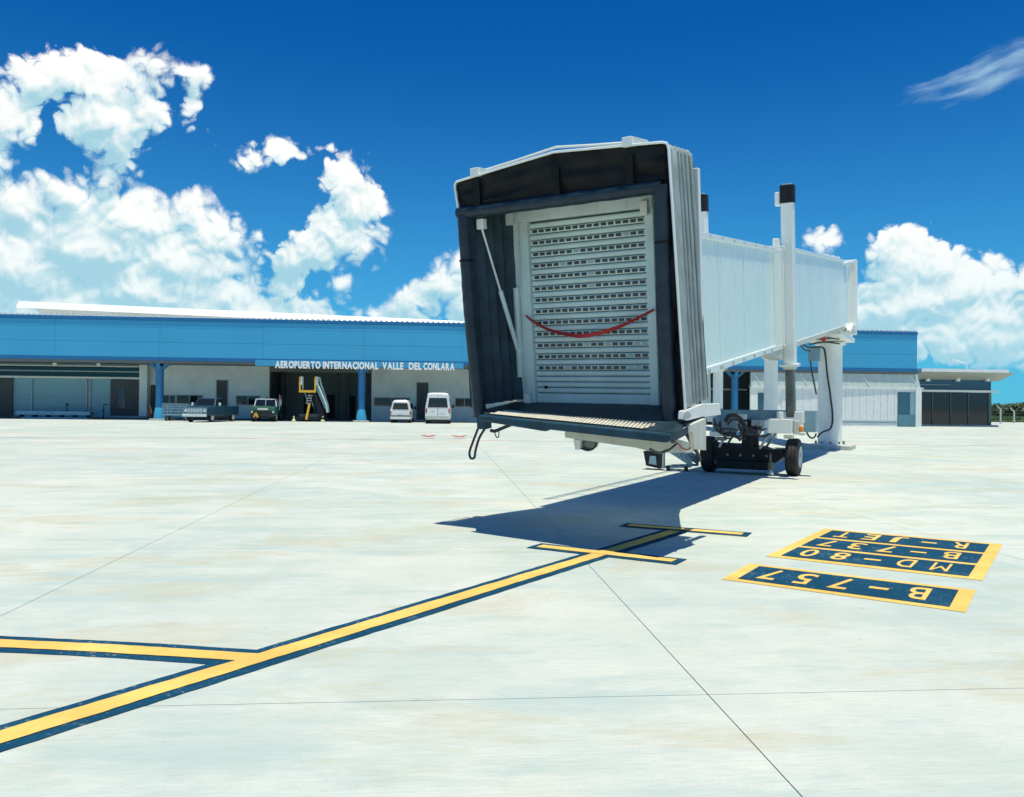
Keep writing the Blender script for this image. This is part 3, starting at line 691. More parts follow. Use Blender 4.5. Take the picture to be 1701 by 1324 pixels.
# rough grass along the field edge
mb = MB(); rg = random.Random(3)
for k in range(14000):
    a = rg.uniform(40, 85); b = rg.uniform(BF - .5, BF + 60) if rg.random() < .7 else rg.uniform(BF - .3, BF + 6)
    p = G(a, b, -.02); hgt = rg.uniform(.3, .95); w = rg.uniform(.05, .14); an = rg.uniform(0, 3.14); l = Vector((rg.uniform(-.3, .3), rg.uniform(-.3, .3), 0))
    q = Vector((math.cos(an) * w, math.sin(an) * w, 0))
    mb.add([p - q, p + q, p + l * hgt + Vector((0, 0, hgt))], [(0, 1, 2)])
gr = mb.build('tall_grass', mat('tall_grass', (.13, .20, .06), .8, var=.4, vscale=.6)); gr['kind'] = 'stuff'
gr['label'] = 'tall green grass growing beyond the apron edge'; gr['category'] = 'grass'
def tree(x, d, hgt, wid, seed, label):
    rg = random.Random(seed); p = aty(x, 675, d); p.z = -.02
    t = thing('tree', label, 'tree', p, 'low trees beyond the perimeter fence')
    mb = MB(); mb.tube([p, p + Vector((0, 0, hgt * .35)), p + Vector((.2, 0, hgt * .6))], [.28, .2, .1], 7)
    for k in range(5):
        an = k * 1.3; mb.tube([p + Vector((0, 0, hgt * .3)), p + Vector((math.cos(an) * wid * .3, math.sin(an) * wid * .3, hgt * .65))], [.12, .05], 5)
    mb.build('trunk', BARK, t)
    mb = MB(); cl = [(rg.gauss(0, .33) * wid, rg.gauss(0, .3) * wid, hgt * rg.uniform(.2, .72), rg.uniform(.10, .17) * wid) for _ in range(26)]
    for k in range(2600):
        cx, cy, cz, cr = rg.choice(cl); v = Vector((rg.gauss(0, 1), rg.gauss(0, 1), rg.gauss(0, .75))).normalized() * cr * rg.uniform(.6, 1.05)
        c = p + Vector((cx, cy, max(cz, .5))) + v
        if c.z < .3: c.z = .3
        a = Vector((rg.gauss(0, 1), rg.gauss(0, 1), rg.gauss(0, 1))).normalized(); b = a.orthogonal().normalized(); s_ = rg.uniform(.15, .4)
        mb.add([c + a * s_, c + b * s_ * .7, c - a * s_, c - b * s_ * .7], [(0, 1, 2, 3)])
    mb.build('crown', LEAF, t)
for k, (x, d, hg, wd) in enumerate([(1652, 175, 2.7, 7), (1668, 190, 2.9, 8), (1684, 180, 2.5, 7), (1700, 170, 3.2, 7), (1720, 185, 2.8, 8), (1745, 178, 3.0, 8)]):
    tree(x, d, hg, wd, 40 + k, 'low bushy dark green tree beyond the perimeter fence')
# ------------------------------------------------------------------ boarding bridge frames
ty, tp = R(28.508), R(7.378)
TV = Vector((math.sin(ty) * math.cos(tp), math.cos(ty) * math.cos(tp), math.sin(tp)))
RV = Vector((math.cos(ty), -math.sin(ty), 0)); UV = RV.cross(TV)
TO = Vector((6.0656, 18.6, 2.943))
def TB(r, s, u): return TO + RV * r + TV * s + UV * u
TH = Vector((math.sin(ty), math.cos(ty), 0)); GO = Vector((TO.x, TO.y, 0))
def BG(r, s, z): return GO + RV * r + TH * s + Vector((0, 0, z))
KC = 10.12 / 10.85; ca = R(4.626)
DV = TV * math.cos(ca) + RV * math.sin(ca); WV = RV * math.cos(ca) - TV * math.sin(ca)
CB = CAMP + (Vector((1.11267, 11.32835, 1.63869)) - CAMP) * KC
def L(r, d, u): return CB + (WV * r + DV * d + UV * u) * KC
def Pd(x, y, d): return onplane(x, y, L(0, d, 0), DV)
def Pr(x, y, r): return onplane(x, y, L(r, 0, 0), WV)
bridge = thing('boarding_bridge', 'white passenger boarding bridge with dark bellows cab and closed roller shutter', 'boarding bridge', BG(-.83, .81, 0))
def bpart(mb, name, m, par=None, sm=False, kind=None, bevel=0.0):
    o = mb.build(name, m, par or bridge, kind=kind, bevel=bevel)
    if sm: smooth_by_angle(o)
    return o
def plate(pts, d, th, name, m, par=None, bevel=0.0):       # outline on a plane across the cab, given thickness backwards
    a = [Pd(x, y, d) for x, y in pts]; return bpart(MB().prism(a, [p + DV * th for p in a]), name, m, par, bevel=bevel)
def splate(pts, r, th, name, m, par=None, bevel=0.0):
    a = [Pr(x, y, r) for x, y in pts]; return bpart(MB().prism(a, [p - WV * th for p in a]), name, m, par, bevel=bevel)

# ------------------------------------------------------------------ tunnels
def ribwall(r, s0, s1, u0, u1, side, pitch=.105):      # shallow vertical ribs
    mb = MB(); s = s0; prof = []
    n = max(1, round((s1 - s0) / pitch)); p = (s1 - s0) / n
    for k in range(n):
        a = s0 + k * p
        prof += [(a, 0), (a + p * .62, 0), (a + p * .70, -.010), (a + p * .92, -.010)]
    prof.append((s1, 0))
    lo = [TB(r + side * q, a, u0) for a, q in prof]; hi = [TB(r + side * q, a, u1) for a, q in prof]
    n2 = len(prof)
    mb.add(lo + hi, [(i, i + 1, i + 1 + n2, i + n2) for i in range(n2 - 1)])
    return mb
HN, WN = 2.174, 1.67
near = bpart(MB().box(TB, -WN + .03, -.03, -7.9, -.02, .03, HN - .03), 'tunnel_section', PANELW)
near['label'] = 'lower tunnel section next to the cab'
edges_ = [-7.9, -5.4, -3.6, -1.8, -.42]
for a, b in zip(edges_[:-1], edges_[1:]):
    bpart(ribwall(0, a + .004, b - .004, .08, HN - .06, 1), 'side_panel', PANELW, near)
    bpart(ribwall(-WN, a + .004, b - .004, .08, HN - .06, -1), 'side_panel', PANELW, near)
bpart(MB().box(TB, -WN - .01, .012, -.42, 0.0, .06, HN - .05), 'end_frame', WHITE, near, bevel=.01)
for r0, r1 in ((-.06, .035), (-WN - .035, -WN + .06)):
    bpart(MB().box(TB, r0, r1, -7.9, .02, HN - .06, HN + .02), 'roof_rail', WHITE, near, bevel=.008)
    bpart(MB().box(TB, r0, r1, -7.9, .02, -.03, .08), 'floor_rail', WHITE, near, bevel=.008)
bpart(MB().add([TB(-WN - .03, -7.9, HN), TB(-WN / 2, -7.9, HN + .1), TB(.03, -7.9, HN), TB(-WN - .03, .02, HN), TB(-WN / 2, .02, HN + .1), TB(.03, .02, HN)], [(0, 1, 4, 3), (1, 2, 5, 4), (0, 2, 1), (3, 4, 5)]), 'roof', WHITE, near)
k = 0
for s in (-6.3, -5.55, -4.7, -3.9, -3.0, -2.1, -1.3):
    bpart(MB().box(TB, .036, .05, s, s + (.20 if k % 2 else .10), -.02, .05), 'bracket', GREYP, near); k += 1
    bpart(MB().box(TB, .036, .05, s + .3, s + .36, HN - .045, HN + .0), 'roof_clip', CREAM, near)
bpart(MB().box(TB, -.1, .02, -.30, -.06, HN + .02, HN + .24), 'roof_stop', WHITE, near, bevel=.02)
bpart(MB().hexa([TB(-.25, -1.5, -.05), TB(.02, -1.5, -.05), TB(.02, .05, -.30), TB(-.25, .05, -.30), TB(-.25, -1.5, .0), TB(.02, -1.5, .0), TB(.02, .05, .0), TB(-.25, .05, .0)]), 'end_gusset', GREYP, near)
f0, f1, fu0, fu1 = .06, -WN - .06, -.05, 2.245
SF = 10.9
farT = bpart(MB().box(TB, f1 + .03, f0 - .03, -.8, SF, fu0 + .03, fu1 - .03), 'tunnel_section', PANELW)
farT['label'] = 'upper tunnel section next to the rotunda'
bpart(MB().box(TB, f1, f0, .0, .35, fu0, fu1), 'end_frame', WHITE, farT, bevel=.012)
for k in range(6):
    a, b = .35 + k * (SF - .35) / 6, .35 + (k + 1) * (SF - .35) / 6
    bpart(ribwall(f0, a + .004, b - .004, fu0 + .1, fu1 - .06, 1), 'side_panel', PANELW, farT)
    bpart(ribwall(f1, a + .004, b - .004, fu0 + .1, fu1 - .06, -1), 'side_panel', PANELW, farT)
for r0, r1 in ((f0 - .06, f0 + .035), (f1 - .035, f1 + .06)):
    bpart(MB().box(TB, r0, r1, .0, SF, fu1 - .06, fu1 + .02), 'roof_rail', WHITE, farT, bevel=.008)
    bpart(MB().box(TB, r0, r1, .0, SF, fu0 - .03, fu0 + .10), 'floor_rail', CREAM, farT, bevel=.008)
bpart(MB().add([TB(f1, 0, fu1), TB(-WN / 2, 0, fu1 + .1), TB(f0, 0, fu1), TB(f1, SF, fu1), TB(-WN / 2, SF, fu1 + .1), TB(f0, SF, fu1)], [(0, 1, 4, 3), (1, 2, 5, 4), (0, 2, 1), (3, 4, 5)]), 'roof', WHITE, farT)
for s in (7.2, 8.4, 9.6): bpart(MB().box(TB, f0 - .3, f0 + .02, s, s + .25, fu1 + .0, fu1 + .09), 'roof_box', WHITE, farT)
for k in range(7): bpart(MB().box(TB, f0 + .036, f0 + .05, 7.0 + k * .5, 7.12 + k * .5, fu0 - .02, fu0 + .07), 'bracket', GREYP, farT)
PANM = mat('added_floor_pan_grey', (0.09, 0.115, 0.13), 0.6, var=0.2, dirt=0.3)  # unseen dark underside, added to cut light bounced into the bridge shadow
bpart(MB().box(TB, -WN + .02, -.04, -7.9, -.05, -.02, .028), 'added_floor_pan', PANM, near)
bpart(MB().box(TB, f1 + .02, f0 - .04, .1, SF, fu0 - .025, fu0 + .028), 'added_floor_pan', PANM, farT)
# cable rail on stand-off brackets along the far side
ry = -WN - .42
cr_ = bpart(MB().tube([TB(ry, -7.0, 1.95), TB(ry, .2, 1.95)], .022, 8).tube([TB(ry + .09, -7.0, 1.95), TB(ry + .09, .2, 1.95)], .015, 8), 'cable_rail', GREYP, near)
for k in range(9):
    s = -6.8 + k * .85
    bpart(MB().tube([TB(-WN, s, 1.9), TB(ry - .03, s, 1.97)], .018, 6).tube([TB(ry - .03, s, 1.97), TB(ry - .03, s, 2.1)], .015, 6), 'bracket', GREYP, near)

# ------------------------------------------------------------------ rotunda, its column, fixed walkway behind
RC = BG(-.86, 14.6, 0)
def ringz(c, r, z, n=28): return [c + Vector((r * math.cos(2 * math.pi * k / n), r * math.sin(2 * math.pi * k / n), z)) for k in range(n)]
rot = bpart(MB().hexa([BG(-1.72, 10.55, 4.36), BG(.02, 10.55, 4.36), BG(.02, 13.35, 4.45), BG(-1.72, 13.35, 4.45), BG(-1.72, 10.55, 6.40), BG(.02, 10.55, 6.40), BG(.02, 13.35, 6.9), BG(-1.72, 13.35, 6.9)]), 'rotunda', PANELW)
bpart(MB().box(BG, -1.95, .20, 13.2, 13.55, 4.28, 7.02), 'end_frame', WHITE, rot, bevel=.03)
bpart(MB().hexa([BG(-1.80, 10.6, 6.41), BG(.10, 10.6, 6.41), BG(.10, 13.2, 6.89), BG(-1.80, 13.2, 6.89), BG(-1.80, 10.6, 6.48), BG(.10, 10.6, 6.48), BG(.10, 13.2, 6.96), BG(-1.80, 13.2, 6.96)]), 'roof', WHITE, rot)
bpart(MB().box(BG, -1.75, .06, 12.6, 13.2, 4.46, 6.80), 'side_post', WHITE, rot, bevel=.02)
bpart(MB().loft([ringz(RC, .80, 4.2), ringz(RC, .80, 6.95)]), 'drum', PANELW, rot, sm=True)
bpart(MB().box(BG, -1.6, -.05, 10.9, 15.2, 4.12, 4.28), 'floor_frame', WHITE, rot)
bpart(MB().tube([BG(.05, 12.0, 4.25), BG(.10, 12.6, 4.55), BG(.12, 13.3, 4.5)], .10, 10), 'bearing_arm', WHITE, rot, sm=True)
cl = bpart(MB().loft([ringz(RC, .44, .15), ringz(RC, .44, 4.0)]), 'support_column', WHITE, sm=True)
bpart(MB().loft([ringz(RC, .56, 4.0), ringz(RC, .56, 4.08)]), 'column_cap', WHITE, cl)
bpart(MB().loft([ringz(RC, .62, .15), ringz(RC, .62, .2)]), 'column_foot', WHITE, cl)
bpart(MB().box(lambda a, b, c: RC + RV * a + TH * b + Vector((0, 0, c)), -.85, .85, -.85, .85, 0, .15, .03), 'base_pad', CONC, cl)
for k in range(10):
    an = k * .628; c = RC + Vector((.53 * math.cos(an), .53 * math.sin(an), 0))
    bpart(MB().loft([ringz(c, .035, .2, 6), ringz(c, .035, .30, 6)]), 'anchor_bolt', GREASE, cl)
pA = aty(1348, 578, 31.1); 
bpart(MB().box(lambda a, b, c: aty(1353, 587, 31.3) + RV * a + TH * b + Vector((0, 0, c)), -.22, .20, -.12, .12, -.30, .26), 'junction_box', BLUEGREY, cl, bevel=.02)
def cabpath(pts, rr, name='cable', m=CABLE, par=None): return bpart(MB().tube(pts, rr, 6), name, m, par, sm=True)
def spl(pts, n=6):
    out = []; P_ = [pts[0]] + list(pts) + [pts[-1]]
    for i in range(1, len(P_) - 2):
        a, b, c, d = P_[i - 1], P_[i], P_[i + 1], P_[i + 2]
        for k in range(n):
            t = k / n
            out.append(0.5 * ((2 * b) + (c - a) * t + (2 * a - 5 * b + 4 * c - d) * t * t + (3 * b - a - 3 * c + d) * t ** 3))
    out.append(P_[-2]); return out
cabpath(spl([aty(x, y, d) for x, y, d in ((1334, 572, 29.5), (1345, 577, 30.5), (1366, 577, 31.2), (1371, 590, 31.25), (1374, 620, 31.3), (1379, 655, 31.3), (1383, 690, 31.3), (1380, 711, 31.2), (1366, 718, 31.0), (1358, 726, 30.8))]), .035, par=cl)
cabpath(spl([aty(x, y, d) for x, y, d in ((1330, 573, 29.0), (1336, 581, 29.6), (1346, 583, 31.0))]), .03, par=cl)
cabpath(spl([aty(x, y, d) for x, y, d in ((1346, 600, 31.0), (1349, 620, 31.2), (1353, 640, 31.3), (1356, 655, 31.35))]), .03, par=cl)
cabpath(spl([aty(x, y, d) for x, y, d in ((1350, 563, 28.8), (1366, 563, 29.2), (1380, 562, 29.9), (1394, 563, 30.3))]), .035, par=rot)
cabpath(spl([aty(x, y, d) for x, y, d in ((1345, 572, 28.8), (1362, 569, 29.2), (1378, 569, 29.9), (1394, 571, 30.3))]), .03, par=rot)
bpart(MB().box(lambda a, b, c: aty(1368, 563, 28.9) + RV * a + TH * b + Vector((0, 0, c)), -.06, .06, -.06, .06, -.10, .10), 'limit_switch', RED, rot)
WE = aty(1165, 640, 70.0)
wd_ = (Vector((14.6, 60.0, 0)) - Vector((RC.x, RC.y, 0))); wl = wd_.length; wd_.normalize(); wr_ = Vector((wd_.y, -wd_.x, 0))
def WK(a, b, z): return Vector((RC.x, RC.y, 0)) + wr_ * a + wd_ * b + Vector((0, 0, z))
fw = thing('fixed_walkway', 'fixed white walkway on columns between rotunda and terminal', 'walkway', WK(0, 11, 0))
MB().box(WK, -.75, .75, .55, 36.5, 4.75, 6.8).build('corridor', PANELW, fw)
MB().box(WK, -.82, .82, .6, 36.5, 6.8, 6.9).build('roof', WHITE, fw)
for b in (10.2, 26.0):
    c = WK(0, b, 0)
    if b < 20: c = aty(1280.5, 640, 42.2); c.z = 0
    smooth_by_angle(MB().loft([ringz(c, .34, 0), ringz(c, .34, 4.05)]).build('support_column', WHITE, fw))
    MB().loft([ringz(c, .46, 4.05), ringz(c, .46, 4.16)]).build('column_cap', WHITE, fw)
    MB().box(lambda p, q, z: c + wr_ * p + wd_ * q + Vector((0, 0, z)), -.6, .6, -.3, .3, 4.16, 4.75).build('cap_beam', GREYP, fw)

# ------------------------------------------------------------------ lift columns and bogie
def sq(fr, r, s, w): return None
for r0, nm in ((.13, 'right'), (-WN - .16, 'left')):
    s0 = .30; hw = .135
    lc = bpart(MB().box(lambda a, b, c: TB(r0 + a, s0 + b, c), -hw, hw, -hw, hw, -.40, 3.22, .03), 'lift_column', WHITE)
    bpart(MB().box(lambda a, b, c: TB(r0 + a, s0 + b, c), -hw - .02, hw + .02, -hw - .02, hw + .02, 3.2, 3.60, .05), 'column_cover', DARKM, lc, bevel=.02)
    bpart(MB().box(lambda a, b, c: TB(r0 + a, s0 + b, c), -.10, .10, -.1, .1, 3.60, 3.63, .02), 'cap_plate', WHITE, lc)
    bpart(MB().box(lambda a, b, c: TB(r0 + a, s0 + b, c), -hw - .13, -hw - .01, -.13, .05, 3.16, 3.46, .03), 'lift_motor', WHITE, lc, bevel=.02)
    bpart(MB().box(lambda a, b, c: TB(r0 + a, s0 + b, c), -hw - .06, hw + .06, -hw - .06, hw + .06, -.46, -.40), 'sleeve_flange', WHITE, lc)
    bpart(MB().box(lambda a, b, c: TB(r0 + a, s0 + b, c), -.13, .13, -.13, .13, -.52, -.46), 'sleeve_collar', CREAM, lc)
    pts = [TB(r0, s0, -.5), TB(r0, s0, -1.62)]
    bpart(MB().box(lambda a, b, c: TB(r0 + a, s0 + b, c), -.10, .10, -.10, .10, -1.62, -.5, .03), 'inner_tube', GREASE if nm == 'right' else WHITE, lc)
bog = bpart(MB().box(BG, -WN - .35, .36, .58, 1.02, 1.28, 1.52), 'wheel_carriage', BLUEGREY, bevel=.02)
bpart(MB().box(BG, -.18, .42, .42, 1.05, 1.22, 1.50), 'column_seat', WHITE, bog, bevel=.02)
bpart(MB().box(BG, -WN - .42, -WN + .1, .45, 1.05, 1.22, 1.55), 'column_seat', WHITE, bog, bevel=.02)
def eqbox(x0, y0, x1, y1, d, th, name, m, par=bog, bev=.015):
    c = aty((x0 + x1) / 2, (y0 + y1) / 2, d); w = (x1 - x0) / FPX * d * .80; hg = (y1 - y0) / FPX * d
    return bpart(MB().box(lambda a, b, z: c + RV * a + TH * b + Vector((0, 0, z)), -w / 2, w / 2, 0, th, -hg / 2, hg / 2), name, m, par, bevel=bev)
eqbox(1270, 696, 1320, 720, 18.2, .35, 'drive_cabinet', WHITE)
eqbox(1318, 699, 1327, 722, 18.1, .30, 'cabinet_end', CREAM)
eqbox(1197, 697, 1224, 717, 18.5, .30, 'control_box', BLUEGREY)
eqbox(1182, 692, 1198, 716, 18.9, .30, 'control_box', BLUEGREY)
eqbox(1333, 682, 1357, 718, 18.9, .30, 'junction_cabinet', BLUEGREY)
eqbox(1214, 692, 1272, 716, 19.6, .25, 'carriage_panel', BLUEGREY)
bc = aty(1331, 713, 18.0)
bpart(MB().loft([ringz(bc, .045, -.06, 12), ringz(bc, .055, -.02, 12), ringz(bc, .05, .05, 12), ringz(bc, .02, .075, 12)]), 'beacon', ORANGE, bog, sm=True)
eqbox(1326, 719, 1337, 723, 18.1, .15, 'beacon_bracket', GREYP)
# slewing post and axle beam
PC = BG(-.83, .72, 0)
bpart(MB().loft([ringz(PC, .20, .45, 16), ringz(PC, .20, .95, 16), ringz(PC, .26, .97, 16), ringz(PC, .26, 1.28, 16)]), 'slew_post', DARKM, bog, sm=True)
bpart(MB().prism([BG(r, .52, z) for r, z in ((-1.72, .30), (-.2, .30), (-.05, .42), (.0, .62), (-.35, .60), (-.55, .66), (-1.1, .70), (-1.65, .72))], [BG(r, 1.10, z) for r, z in ((-1.72, .30), (-.2, .30), (-.05, .42), (.0, .62), (-.35, .60), (-.55, .66), (-1.1, .70), (-1.65, .72))]), 'axle_beam', DARKM, bog)
bpart(MB().box(BG, -1.55, -.35, .40, 1.2, .12, .32), 'gear_housing', DARKM, bog, bevel=.02)
bpart(MB().tube([BG(-.30, .45, .18), BG(-.30, .45, .52)], .035, 8), 'jack', GREASE, bog)
bpart(MB().loft([ringz(BG(-.30, .45, 0), .09, .03, 12), ringz(BG(-.30, .45, 0), .03, .14, 12)]), 'jack_foot', GREYP, bog)
def wheel(r, out):
    rad, wd2 = .435, .15
    def ring(rr, a): return [BG(r + a, .81 + rr * math.cos(2 * math.pi * k / 36), rad + rr * math.sin(2 * math.pi * k / 36)) for k in range(36)]
    prof = [(.20, -wd2 + .03), (.30, -wd2), (.40, -wd2 + .015), (.43, -wd2 + .05), (.435, -.09), (.420, -.085), (.420, -.065), (.435, -.06), (.435, -.01), (.42, -.005), (.42, .015), (.435, .02), (.435, .07), (.42, .075), (.42, .09), (.435, .095), (.43, wd2 - .05), (.40, wd2 - .015), (.30, wd2), (.20, wd2 - .03)]
    w_ = bpart(MB().loft([ring(a, b) for a, b in prof], caps=True), 'wheel', TYRE, sm=True)
    for s_ in (-1, 1):
        bpart(MB().loft([ring(.255, s_ * (wd2 - .004)), ring(.25, s_ * (wd2 + .006)), ring(.20, s_ * (wd2 - .03)), ring(.09, s_ * (wd2 - .03)), ring(.08, s_ * (wd2 + .02)), ring(.02, s_ * (wd2 + .025))]), 'rim', GREYP, w_, sm=True)
wheel(.15, 1); wheel(-1.82, -1)
for r0, r1, s_ in ((-1.5, -1.15, .45), (-.55, -.15, .45), (-1.5, -1.1, 1.15), (-.55, -.1, 1.15)):
    bpart(MB().tube([BG(r0, s_, .62), BG(r1, s_, 1.30)], .03, 8), 'carriage_strut', GREYP, bog)
eqbox(1176, 717, 1198, 725, 18.7, .3, 'bracket_plate', WHITE)
eqbox(1222, 688, 1240, 697, 18.8, .2, 'motor_cover', WHITE)
eqbox(1292, 684, 1300, 696, 18.2, .15, 'lamp_box', WHITE)
eqbox(1300, 722, 1318, 729, 18.6, .25, 'bracket_plate', GREYP)
eqbox(1262, 722, 1284, 727, 18.6, .2, 'bracket_plate', BLUEGREY)
eqbox(1186, 726, 1206, 732, 18.9, .2, 'cable_clamp', GREASE)
eqbox(1238, 714, 1262, 724, 18.7, .25, 'valve_block', GREASE)
eqbox(1228, 700, 1240, 712, 18.9, .15, 'terminal_box', GREYP)
eqbox(1246, 697, 1266, 708, 19.3, .15, 'pump_box', GREYP)
eqbox(1205, 716, 1212, 726, 18.6, .1, 'connector', GREASE)
eqbox(1215, 718, 1221, 727, 18.6, .1, 'connector', GREASE)
for k in range(4): bpart(MB().tube([BG(-1.3 + k * .3, .50, .45), BG(-1.3 + k * .3, .44, .45)], .035, 8), 'axle_bolt', GREASE, bog)
for pts, rr in (
    (((1203, 700), (1209, 690), (1222, 689), (1234, 698), (1240, 712), (1236, 722)), .024),
    (((1212, 712), (1216, 722), (1226, 728), (1238, 728)), .02),
    (((1190, 704), (1200, 712), (1214, 712), (1226, 716)), .018),
    (((1254, 706), (1264, 714), (1274, 712)), .016),
    (((1206, 702), (1213, 692), (1226, 693), (1236, 703), (1243, 715), (1254, 722)), .03),
    (((1209, 706), (1217, 697), (1228, 699), (1236, 710), (1246, 720)), .022),
    (((1196, 700), (1198, 714), (1208, 722), (1222, 724), (1230, 732)), .03),
    (((1226, 705), (1232, 715), (1230, 724), (1222, 727)), .025),
    (((1240, 712), (1248, 712), (1258, 722), (1270, 725), (1280, 718)), .022),
    (((1228, 712), (1240, 709), (1247, 713), (1252, 720)), .02),
    (((1186, 696), (1190, 712), (1200, 720), (1212, 720)), .03),
    (((1199, 716), (1205, 727), (1216, 727), (1222, 718)), .02),
    (((1340, 718), (1345, 726), (1352, 727), (1356, 720)), .02),
    (((1322, 700), (1327, 706), (1323, 716), (1318, 720)), .018)):
    cabpath(spl([aty(x, y, 18.35) for x, y in pts]), rr, par=bog)

# ------------------------------------------------------------------ cab body
def cprism(poly, u0, u1): return MB().prism([L(a, b, u0) for a, b in poly], [L(a, b, u1) for a, b in poly])
cab = bpart(cprism([(-1.36, .10), (1.36, .10), (1.36, .30), (1.0, 1.15), (.62, 2.1), (.42, 2.7), (-1.0, 2.7), (-1.25, 1.2), (-1.36, .4)], -.14, 2.86), 'cab', PANELW)
bpart(MB().box(L, 1.46, 1.575, .02, .10, .05, 2.94), 'rear_post', WHITE, cab, bevel=.01)
bpart(MB().box(L, -1.46, -1.36, .0, .12, -.02, 2.92), 'rear_post', WHITE, cab, bevel=.01)
# front wall round the shutter
bpart(MB().box(L, -1.24, -1.02, -.02, .10, -.02, 2.80), 'jamb_panel', JAMB, cab, bevel=.006)
bpart(MB().box(L, -1.015, -.885, -.07, .10, -.02, 2.52), 'shutter_guide', ALU, cab, bevel=.006)
bpart(MB().box(L, .885, 1.00, -.08, .10, -.02, 2.52), 'shutter_guide', ALU, cab, bevel=.006)
bpart(MB().box(L, 1.005, 1.40, -.03, .10, -.02, 2.80), 'jamb_panel', JAMB, cab, bevel=.006)
bpart(MB().box(L, -1.015, 1.00, -.10, .10, 2.52, 2.80), 'header', JAMB, cab, bevel=.01)
bpart(MB().box(L, .86, .96, -.16, -.10, 2.42, 2.60), 'guide_bracket', WHITE, cab, bevel=.008)
bpart(MB().box(L, -1.22, -1.10, -.10, -.02, 2.50, 2.68), 'limit_bracket', JAMB, cab, bevel=.008)
bpart(MB().tube([L(-1.12, -.06, .35), L(-1.12, -.06, 1.62)], .045, 10), 'conduit', JAMB, cab, sm=True)
bpart(MB().box(L, -1.19, -1.07, -.05, -.015, .36, .78), 'control_plate', ALU, cab, bevel=.006)
bpart(MB().tube([L(-1.115, -.05, .44), L(-1.115, -.10, .44)], .03, 10), 'knob', WHITE, cab)
bpart(MB().box(L, -1.03, -.93, -.14, -.06, -.02, .12), 'guide_foot', WHITE, cab, bevel=.006)
# shutter
sh = bpart(MB().box(L, -.89, .89, .04, .07, -.02, 2.53), 'roller_shutter', mat('shutter_gap', (.05, .07, .075), .7, var=.1))
sh['label'] = 'closed grey roller shutter with rows of small vision slots'
sp = .0795
prof = [(-.0360, .012), (-.0335, -.002), (-.024, -.013), (-.010, -.018), (.012, -.018), (.024, -.012), (.033, -.002), (.0355, .012)]
mb = MB(); n = len(prof)
vs = [Vector((x, d * KC, u * KC)) for x in (-.882 * KC, .882 * KC) for u, d in prof]
mb.add(vs, [(i, i + 1, i + 1 + n, i + n) for i in range(n - 1)])
MC = Matrix(((WV.x, DV.x, UV.x, 0), (WV.y, DV.y, UV.y, 0), (WV.z, DV.z, UV.z, 0), (0, 0, 0, 1)))
slat_me = bpy.data.meshes.new('slat'); slat_me.from_pydata([v for v in mb.v], [], mb.f); slat_me.materials.append(ALU); fix_normals(slat_me)
SLOT = mat('slot_dark', (0.03, 0.035, 0.038), 0.3, var=0)
SLOTL = mat('slot_clear', (0.30, 0.45, 0.50), 0.2, var=0)
pm = MB().box(lambda a, b, c: Vector((a, b, c)), -.038 * KC, .038 * KC, -.004, .004, -.0195 * KC, .0195 * KC)
def rawmesh(name, mb, m):
    me = bpy.data.meshes.new(name); me.from_pydata(mb.v, [], mb.f); me.materials.append(m); fix_normals(me); return me
pane_me = rawmesh('vision_slot', pm, SLOT); pane_me2 = rawmesh('vision_slot', pm, SLOTL)
rg = random.Random(5)
for j in range(-5, 26):
    u = .473 + sp * j; jig = rg.uniform(-.003, .003)
    inst(slat_me, 'slat', sh, Matrix.Translation(L(0, .012 + jig, u)) @ MC @ Matrix.Rotation(rg.uniform(-.03, .03), 4, 'X'))
    if j >= 0 and j % 2 == 0:
        for i in range(16):
            rr = -.80 + i * (1.60 / 15)
            inst(pane_me2 if rg.random() < (.28 if (i > 12 and j < 8) or (j in (16, 18) and i == 8) else .03) else pane_me, 'vision_slot', sh, Matrix.Translation(L(rr, -.0085 + jig, u)) @ MC)
bpart(MB().box(L, -.885, .885, -.012, .03, -.02, .055), 'bottom_bar', ALU, sh, bevel=.004)
bpart(MB().box(L, -.06, .09, -.020, -.012, .055, .085), 'maker_plate', PLATE, sh)
bpart(MB().tube([L(-.73, -.01, .20), L(-.73, -.03, .20)], .022, 10), 'lock', DARKM, sh)

# ------------------------------------------------------------------ canopy: outline of the front frame (r, u)
OUT = [(-1.44, .02), (-1.46, 1.3), (-1.47, 2.60), (-1.50, 2.98), (-1.47, 3.06), (-.8, 3.135), (.05, 3.225), (.85, 3.175), (1.50, 3.125), (1.555, 3.06), (1.60, 2.0), (1.63, 1.0), (1.665, .06)]
def shrink(q, e):      # move the outline towards the opening's middle
    r_, u_ = q; c = (.05, 1.3)
    n_ = Vector((r_ - c[0], (u_ - c[1]) * .55)); 
    k = e / max(abs(r_ - c[0]), 1e-3) if abs(r_) > 1.4 else 0
    r2 = r_ - math.copysign(e, r_ - .05) * (1 if abs(r_) > 1.35 else abs(r_) / 1.35 * .3); u2 = u_ - (e if u_ > 2.7 else 0)
    return (r2, u2)
def refine(pl, n):
    out = []
    for a, b in zip(pl[:-1], pl[1:]):
        for k in range(n): out.append((a[0] + (b[0] - a[0]) * k / n, a[1] + (b[1] - a[1]) * k / n))
    return out + [pl[-1]]
OUTF = refine(OUT, 5)
rgf = random.Random(9)
prof = [(-.86, .0), (-.74, .004), (-.62, .0), (-.585, .05), (-.53, .012), (-.505, .0), (-.48, .012), (-.445, .065), (-.41, .012), (-.385, .0), (-.36, .012), (-.325, .065), (-.29, .012), (-.265, .0), (-.24, .012), (-.205, .065), (-.17, .012), (-.145, .0), (-.12, .012), (-.08, .06), (.02, .05)]
def off(q, e):      # push an outline point outwards (+) or inwards (-)
    r_, u_ = q
    return (r_ + ((e if r_ > 0 else -e) if abs(r_) > 1.40 else 0), u_ + (e if u_ > 2.95 else 0))
